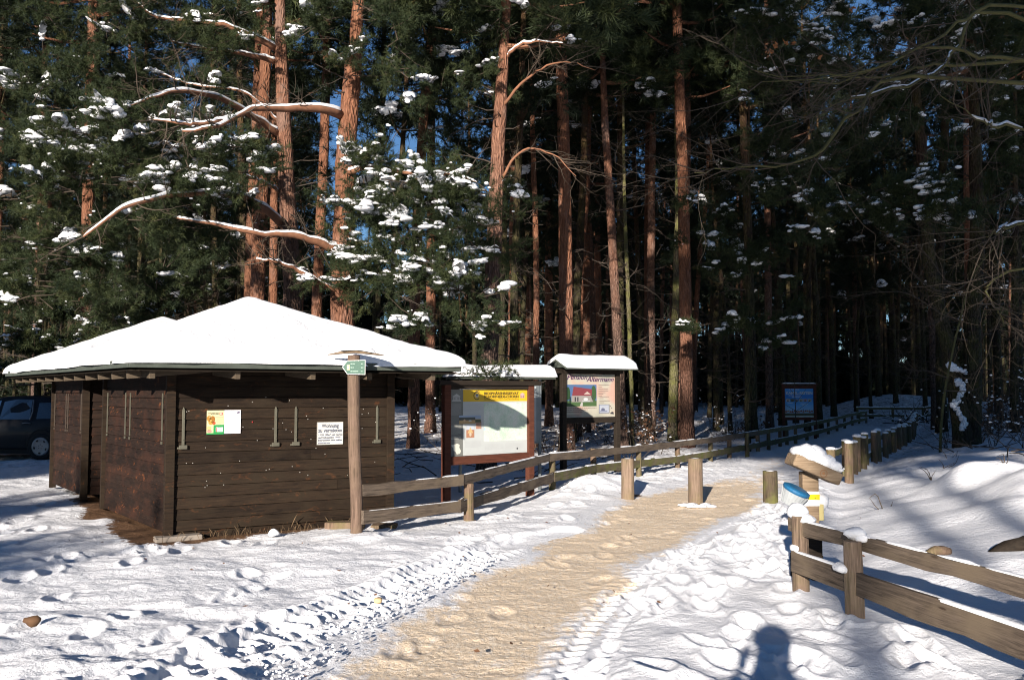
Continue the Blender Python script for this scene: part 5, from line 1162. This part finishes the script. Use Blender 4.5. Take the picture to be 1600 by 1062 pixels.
# unseen pines placed behind and beside the camera to shade wood, car and ground
def behind(lst):
    for x, y, mi, sc in lst: put(x, y, mi, sc, 'unseen pine out of the picture, placed to throw shade into it', 'unseen shade pines')
sh = (-sd.x/-sd.y, 0)
BEH = [(-8.6+2.3*k+.6*math.sin(k*2.1), -27-3.2*math.cos(k*1.7), 5, 1.0+.06*math.sin(k*5)) for k in range(1, 9)] + [(-10.2,-38,5,1.3),(-5.5,-40,5,1.3),(3.2,-26,7,1.0),(6.8,-27,7,1.0),(9.5,-25,7,1.0)] + [(-15.8, 5.0, 6, 1.15), (-18.5, 8.0, 6, 1.2), (-10.9, -9.6, 6, .80), (-13.6, -8.8, 6, .95)]
behind(BEH)
# far wood behind everything, one mass
fw = MB(); ft_ = MB(); rg = np.random.default_rng(77)
for k in range(620):
    y = 88+60*rg.uniform(); x = rg.uniform(-1.15, .95)*y; h = rg.uniform(16, 23)*(.85 if -.24 < x/y < .0 else 1); z = gz(x, y); fw.tube([(x,y,z-.3),(x+rg.normal(0,.2),y,z+h*.5),(x+rg.normal(0,.5),y,z+h)], [.2,.16,.05], 5, cap=False)
cl = []
for k in range(3300):
    y = 90+60*rg.uniform(); x = rg.uniform(-1.15, .98)*y; cl.append(((x, y, (rg.uniform(0, 1)**.75*19+1.0)*(.8 if -.24 < x/y < .0 else 1) if k < 2200 else rg.uniform(0, 5)), (2.2,2.0,1.3), 8, .0))
sprays(cl, rg, ft_, None, None, needle_tmpl(7, .8, .22, .5, seed=9), 7, 1.8, .1)
o = tag(fw.obj('far_wood', BARK_D), 'dense dark wood closing the view far behind the path', None, None, 'stuff')
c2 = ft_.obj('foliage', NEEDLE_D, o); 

# undergrowth: bare bushes along the forest edge
def bush(seed, h, n, leaves=0):
    rg = np.random.default_rng(seed); t = thing('bare_bush', 'leafless twiggy bush with a little snow at the forest edge', 'bush', (0,0,0), 0, 'bare bushes at the forest edge')
    mb = MB(); sn = MB()
    for k in range(n):
        a = rg.uniform(0, 6.3); d = np.array((math.cos(a)*rg.uniform(.1, .8), math.sin(a)*rg.uniform(.1, .8), 1)); twigs(mb, np.array((rg.normal(0, .12), rg.normal(0, .12), -.05)), d, h*rg.uniform(.6, 1.1), .009, rg, 2)
    mb.obj('stems', TWIG if seed % 2 else DEAD, t); V = np.concatenate(mb.V); q = V[rg.integers(0, len(V), 26)]; q = q[q[:, 2] > .1]
    r = rg.uniform(.008, .028, len(q)); blobs(sn, q, np.stack([r*1.5, r*1.5, r*.8], 1), rg); sn.obj('snow_bits', SNOW, t)
    if leaves:
        lm = MB(); q = V[rg.integers(0, len(V), leaves)]
        for p in q: a = rg.normal(0, .03, (4, 3)); lm.add(p+a+np.array([(.03,0,0),(0,.02,0),(-.03,0,0),(0,-.02,0)]), [(0,1,2,3)])
        lm.obj('dry_leaves', BLEAF, t); t['label'] = 'low bush with brown dry leaves at the forest edge'; t['group'] = 'brown-leaved bushes'; t.name = 'oak_bush'
    return t
bs = [bush(1, 1.1, 9), bush(2, .8, 12), bush(3, 1.5, 8), bush(4, 1.0, 9, 160)]
rg = np.random.default_rng(15); n = 0; ub = set()
spots = []
while len(spots) < 44:
    y = 16+26*rg.uniform(); x = rg.uniform(-.2, .62)*y
    if corridor(x, y) : continue
    if -5 < x < 3 and y < 18: continue
    if x > 0.55*y+2 or (x > 7 and y < 24 and x < 13): continue
    spots.append((x, y, int(rg.integers(0, 3)), rg.uniform(.6, 1.3)))
for px, py, Y in ((1000,655,27),(1015,650,29),(1545,650,26),(1560,640,28),(1525,655,25),(1580,655,27),(1180,655,34)): q = at(px, py, Y); spots.append((q.x, Y, 3, 1.1))
for px, py, Y in ((1560,700,19.5),(1590,690,18),(1470,690,22.5),(1540,680,21.5)): q = at(px, py, Y); spots.append((q.x, Y, 2, 1.0))
for x, y, k, sc in spots:
    b = bs[k]; loc = (x, y, gz(x, y))
    if k not in ub: ub.add(k); b.location = loc; b.scale = (sc,)*3
    else: b = dup(b, loc, rg.uniform(0, 6.3), sc)
    zn = 'left of the path' if x < y*.35 else 'right of the path'
    if k == 3: b['label'] = 'low bush with brown dry leaves '+zn+' at the forest edge'; b['group'] = 'brown-leaved bushes '+zn
    else: b['label'] = ['low leafless bush','dense short leafless bush','tall leafless bush'][k]+' specked with snow '+zn+' at the forest edge'; b['group'] = ['low','short','tall'][k]+' bare bushes '+zn
# forest floor: fallen sticks with snow
fm = MB(); rg = np.random.default_rng(31)
for k in range(500):
    y = 15+30*rg.uniform(); x = rg.uniform(-.3, .62)*y
    if corridor(x, y): continue
    z = gz(x, y)+.03; a = rg.uniform(0, 3.14); l = rg.uniform(.2, 1.3); e = np.array((math.cos(a)*l, math.sin(a)*l*.6, rg.uniform(0, .25))); b = np.array((x, y, z)); fm.tube([b, b+e*.5+rg.normal(0, .04, 3), b+e], [.012,.01,.005], 4, cap=False)
tag(fm.obj('forest_litter', DEAD), 'fallen sticks strewn over the snowy forest floor', None, None, 'stuff')
# dry grass tufts at the kiosk foot
gm = MB(); rg = np.random.default_rng(6)
for k in range(120):
    s_ = rg.uniform(-.1, 2.6); p = kworld(KL(s_, 0, 0)+np.array((0, -rg.uniform(.02, .25), 0))); a = rg.uniform(0, 6.3); h = rg.uniform(.03, .14)*(2 if rg.uniform() < .06 else 1)
    b = np.array(tuple(p)); b[2] = -.02; d = np.array((math.cos(a)*.5, math.sin(a)*.5, 1))*h; w_ = np.array((math.sin(a), -math.cos(a), 0))*.003; gm.add([b-w_, b+w_, b+d*.6+w_*.6, b+d+np.array((0,0,-h*.15)), b+d*.6-w_*.6], [(0,1,2,3,4)])
tag(gm.obj('dry_grass', plain('dry_grass', (.12,.08,.045), .8, .4)), 'dry grass and needles along the foot of the kiosk wall', None, None, 'stuff')
# icy pile of snowy brush at the end of the path
br_ = MB(); sn = MB(); rg = np.random.default_rng(64)
for k in range(26):
    q = at(1420+rg.normal(0, 22), 645, 46+rg.normal(0, 1)); b = np.array((q.x, q.y, gz(q.x, q.y))); twigs(br_, b, (rg.normal(), rg.normal(), .5), rg.uniform(.8, 1.8), .03, rg, 1, sn)
bp = br_.obj('brush_pile', DEAD); tag(bp, 'heap of snowy cut branches where the path turns at the far end', 'brush pile')
if sn.n: sn.obj('snow_bits', SNOW, bp)

# --- overhanging deciduous tree at the right, its trunk just outside the frame
ot = thing('oak_tree', 'bare mossy-branched deciduous tree whose limbs reach in from the top right corner', 'tree', (7.6, 9.6, gz(7.6, 9.6)))
o0 = np.array(tuple(ot.location)); rg = np.random.default_rng(90)
trunk_mb([(0,0,-.2),(.05,0,1.5),(.0,.1,3.5),(-.1,.1,5.2),(-.1,.2,8)], [.24,.2,.18,.13,.05], 90).obj('trunk', BARK_G, ot, smooth=True)
OL = [[(None,4.9),(1590,10,9.3),(1500,35,9),(1430,80,8.8),(1330,115,8.6),(1190,128,8.5)], [(None,4.3),(1560,20,10),(1495,75,10),(1470,110,10),(1400,140,9.8),(1310,160,9.6),(1270,185,9.5)],
      [(None,3.9),(1600,95,9.3),(1520,90,9.2),(1450,70,9),(1380,105,8.8),(1300,120,8.7),(1180,110,8.6)], [(None,3.4),(1590,200,9),(1540,195,8.8),(1470,150,8.6)],
      [(None,4.6),(1500,100,10.2),(1420,110,10.1),(1330,125,10),(1230,125,10)], [(None,3.2),(1600,350,9),(1570,355,8.9),(1540,370,8.8)],
      [(None,4.2),(1440,120,9.2),(1330,180,9),(1260,250,8.9),(1150,262,8.8),(1085,270,8.7)], [(None,2.6),(1570,430,9.5),(1555,480,9.4),(1590,520,9.3)]]
for i, l in enumerate(OL):
    P = [np.array((0, .1, l[0][1]))] + [np.array(tuple(at(*q)))-o0 for q in l[1:]]; Q = spline(P, 20); Q[2:-1] += rg.normal(0, .015, (17, 3)); ra = np.linspace(.026 if i not in (3,5,7) else .018, .004, 20)
    mb = MB(); mb.tube(Q, ra, 7, jit=.08, seed=i); lo = mb.obj('limb', TWIG_M, ot, smooth=True); mb = MB(); sn = MB()
    for k in range(6, 20):
        if rg.uniform() < .85: d = (Q[k]-Q[k-1]); d /= np.linalg.norm(d); twigs(mb, Q[k], d+rg.normal(0, .55, 3), rg.uniform(.5, 1.3), .0065, rg, 2)
    mb.obj('twigs', TWIG, lo)
    if i in (1, 3, 5): snow_strip(sn, Q[6:16]+np.array((0,0,.018)), .02, .022, 5); sn.obj('snow_strip', SNOW, lo, smooth=True)
lm = MB()
for px, py in ((1212,70),(1228,66),(1240,68),(1205,80),(1330,15),(1335,12),(1165,235),(1280,90)):
    c_ = np.array(tuple(at(px, py, 8.8)))-o0
    for _ in range(3): a = rg.normal(0, .012, (5, 3)); lm.add(c_+a+.32*np.array([(.05,0,0),(.02,.02,.04),(-.04,0,.02),(-.04,0,-.03),(.01,-.02,-.05)]), [(0,1,2,3,4)])
lm.obj('dry_leaves', plain('orange_dry_leaf', (.22,.09,.035), .7), ot)
# curved bare limb of a small tree before the forked tree
st_ = thing('small_bare_tree', 'small leafless tree with curved reddish twigs in front of the forked tree', 'tree', tuple(at(1468,690,20.5).to_2d())+(gz(at(1468,690,20.5).x, 20.5),)); o0 = np.array(tuple(st_.location))
CV = [[(1468,690),(1478,600),(1500,500),(1520,430),(1560,380)]]
Q = spline([np.array(tuple(at(x, y, 20.5)))-o0 for x, y in CV[0]], 14); Q[0][2] = -.1; mb = MB(); mb.tube(Q, np.linspace(.035, .012, 14), 6); mb.obj('trunk', TWIG_M, st_, smooth=True); mb = MB()
for L_ in ([(1520,435),(1490,455),(1455,450),(1420,420),(1400,400)], [(1500,500),(1470,490),(1440,470),(1400,455),(1310,465)], [(1515,440),(1480,440),(1450,400),(1420,390),(1350,400)], [(1490,480),(1470,500),(1440,510),(1415,500)], [(1480,590),(1450,580),(1420,578)], [(1476,610),(1520,610),(1560,590),(1600,600)]):
    Q2 = spline([np.array(tuple(at(x, y, 20.4)))-o0 for x, y in L_], 12); mb.tube(Q2, np.linspace(.016, .005, 12), 5, cap=False)
    for k in range(2, 12, 1): d = Q2[k]-Q2[k-1]; d /= np.linalg.norm(d); twigs(mb, Q2[k], d+rg.normal(0, .5, 3), rg.uniform(.3, 1.0), .007, rg, 1)
mb.obj('twigs', TWIG, st_)
# sapling in front of the blue board
sp_ = thing('sapling', 'thin dark sapling standing in front of the blue poster board', 'sapling', (at(1243,690,29.6).x, 29.6, 0)); mb = MB(); mb.tube([(0,0,-.1),(.02,0,1),(0,0,1.6),(.03,0,2.6)], [.018,.015,.012,.006], 6)
for h, a in ((.95,.6),(1.0,2.6),(1.2,.9),(1.5,2.2),(1.9,.8)): mb.tube([(0,0,h),(math.cos(a)*.4,0,h+math.sin(a)*.4),(math.cos(a)*.9,0,h+math.sin(a)*1.0)], [.008,.006,.003], 5)
mb.obj('stem', DEAD, sp_)

# ------------------------------------------------------------------ the photographer (behind the lens; throws the shadow at the bottom edge)
def person():
    t = thing('person', 'person in dark coat and cap holding a camera, whose shadow falls at the bottom edge', 'person', (-0.12, -.46, -.02))
    t.scale = (1.08, 1.0, 1.035)
    def skin(name, V, E, Rr, mat, sub=2):
        me = bpy.data.meshes.new(name); me.from_pydata(V, E, []); o = bpy.data.objects.new(name, me); scene.collection.objects.link(o); o.parent = t
        md = o.modifiers.new('skin', 'SKIN'); md.use_smooth_shade = True
        for d, r_ in zip(me.skin_vertices[0].data, Rr): d.radius = r_ if hasattr(r_, '__len__') else (r_, r_)
        me.skin_vertices[0].data[0].use_root = True
        s_ = o.modifiers.new('sub', 'SUBSURF'); s_.levels = s_.render_levels = sub; me.materials.append(mat); return o
    V = [(0,0,.98),(0,0,1.15),(0,-.01,1.34),(0,0,1.46),(0,.02,1.54),(0,.03,1.64),(0,.02,1.74),
         (-.20,-.01,1.43),(-.26,.14,1.20),(-.10,.26,1.50),(.20,-.01,1.43),(.26,.14,1.20),(.10,.26,1.50),
         (-.11,0,.90),(-.12,.02,.50),(-.13,-.02,.10),(-.14,.14,.05),(.11,0,.90),(.13,.02,.50),(.16,-.02,.10),(.18,.14,.05)]
    E = [(0,1),(1,2),(2,3),(3,4),(4,5),(5,6),(3,7),(7,8),(8,9),(3,10),(10,11),(11,12),(0,13),(13,14),(14,15),(15,16),(0,17),(17,18),(18,19),(19,20)]
    Rr = [(.25,.18),(.25,.17),(.29,.17),(.20,.14),(.10,.10),(.10,.11),(.075,.09),.085,.07,.045,.085,.07,.045,.105,.075,.055,.05,.105,.075,.055,.05]
    body = skin('body', V, E, Rr, plain('coat_cloth', (.04,.05,.08), .9))
    for sx in (-1, 1):
        base = (sx*.10, .26, 1.50); V = [base, (sx*.085, .31, 1.56)]; E = [(0,1)]; Rr = [.03,.032]
        for k in range(4):
            i = len(V); z = 1.60-.018*k; V += [(sx*.075,.335+.002*k,z),(sx*.055,.355,z+.004),(sx*.03,.35-.004*k,z)]; E += [(1,i),(i,i+1),(i+1,i+2)]; Rr += [.010,.009,.008]
        i = len(V); V += [(sx*.07,.30,1.60),(sx*.05,.29,1.60)]; E += [(1,i),(i,i+1)]; Rr += [.011,.010]
        skin('hand', V, E, Rr, plain('skin_tone', (.5,.3,.22), .6), 1)
    mb = MB(); mb.lathe([(.112,1.70),(.114,1.76),(.10,1.80),(.05,1.83),(.001,1.835)], 20, (0,.02,0)); mb.box((0,.12,1.72), (.15,.10,.01)); mb.obj('cap', plain('cap_cloth', (.03,.03,.03), .9), t, smooth=True)
    mb = MB(); mb.box((0,.055,1.655), (.03,.05,.03)); mb.obj('nose', plain('skin_tone', (.5,.3,.22), .6), t, bevel=.01)
person()
pc = MB(); pc.box((0,-.16,1.62), (.14,.05,.10)); pc.box((0,-.16,1.68), (.06,.05,.03)); pc.lathe([(.038,-.03),(.038,.06)], 16, (0,-.14,1.62), 'y'); tag(pc.obj('camera_body', plain('camera_black', (.01,.01,.01), .4), bevel=.006), 'black camera held at the eye by the person, out of the picture', 'camera')
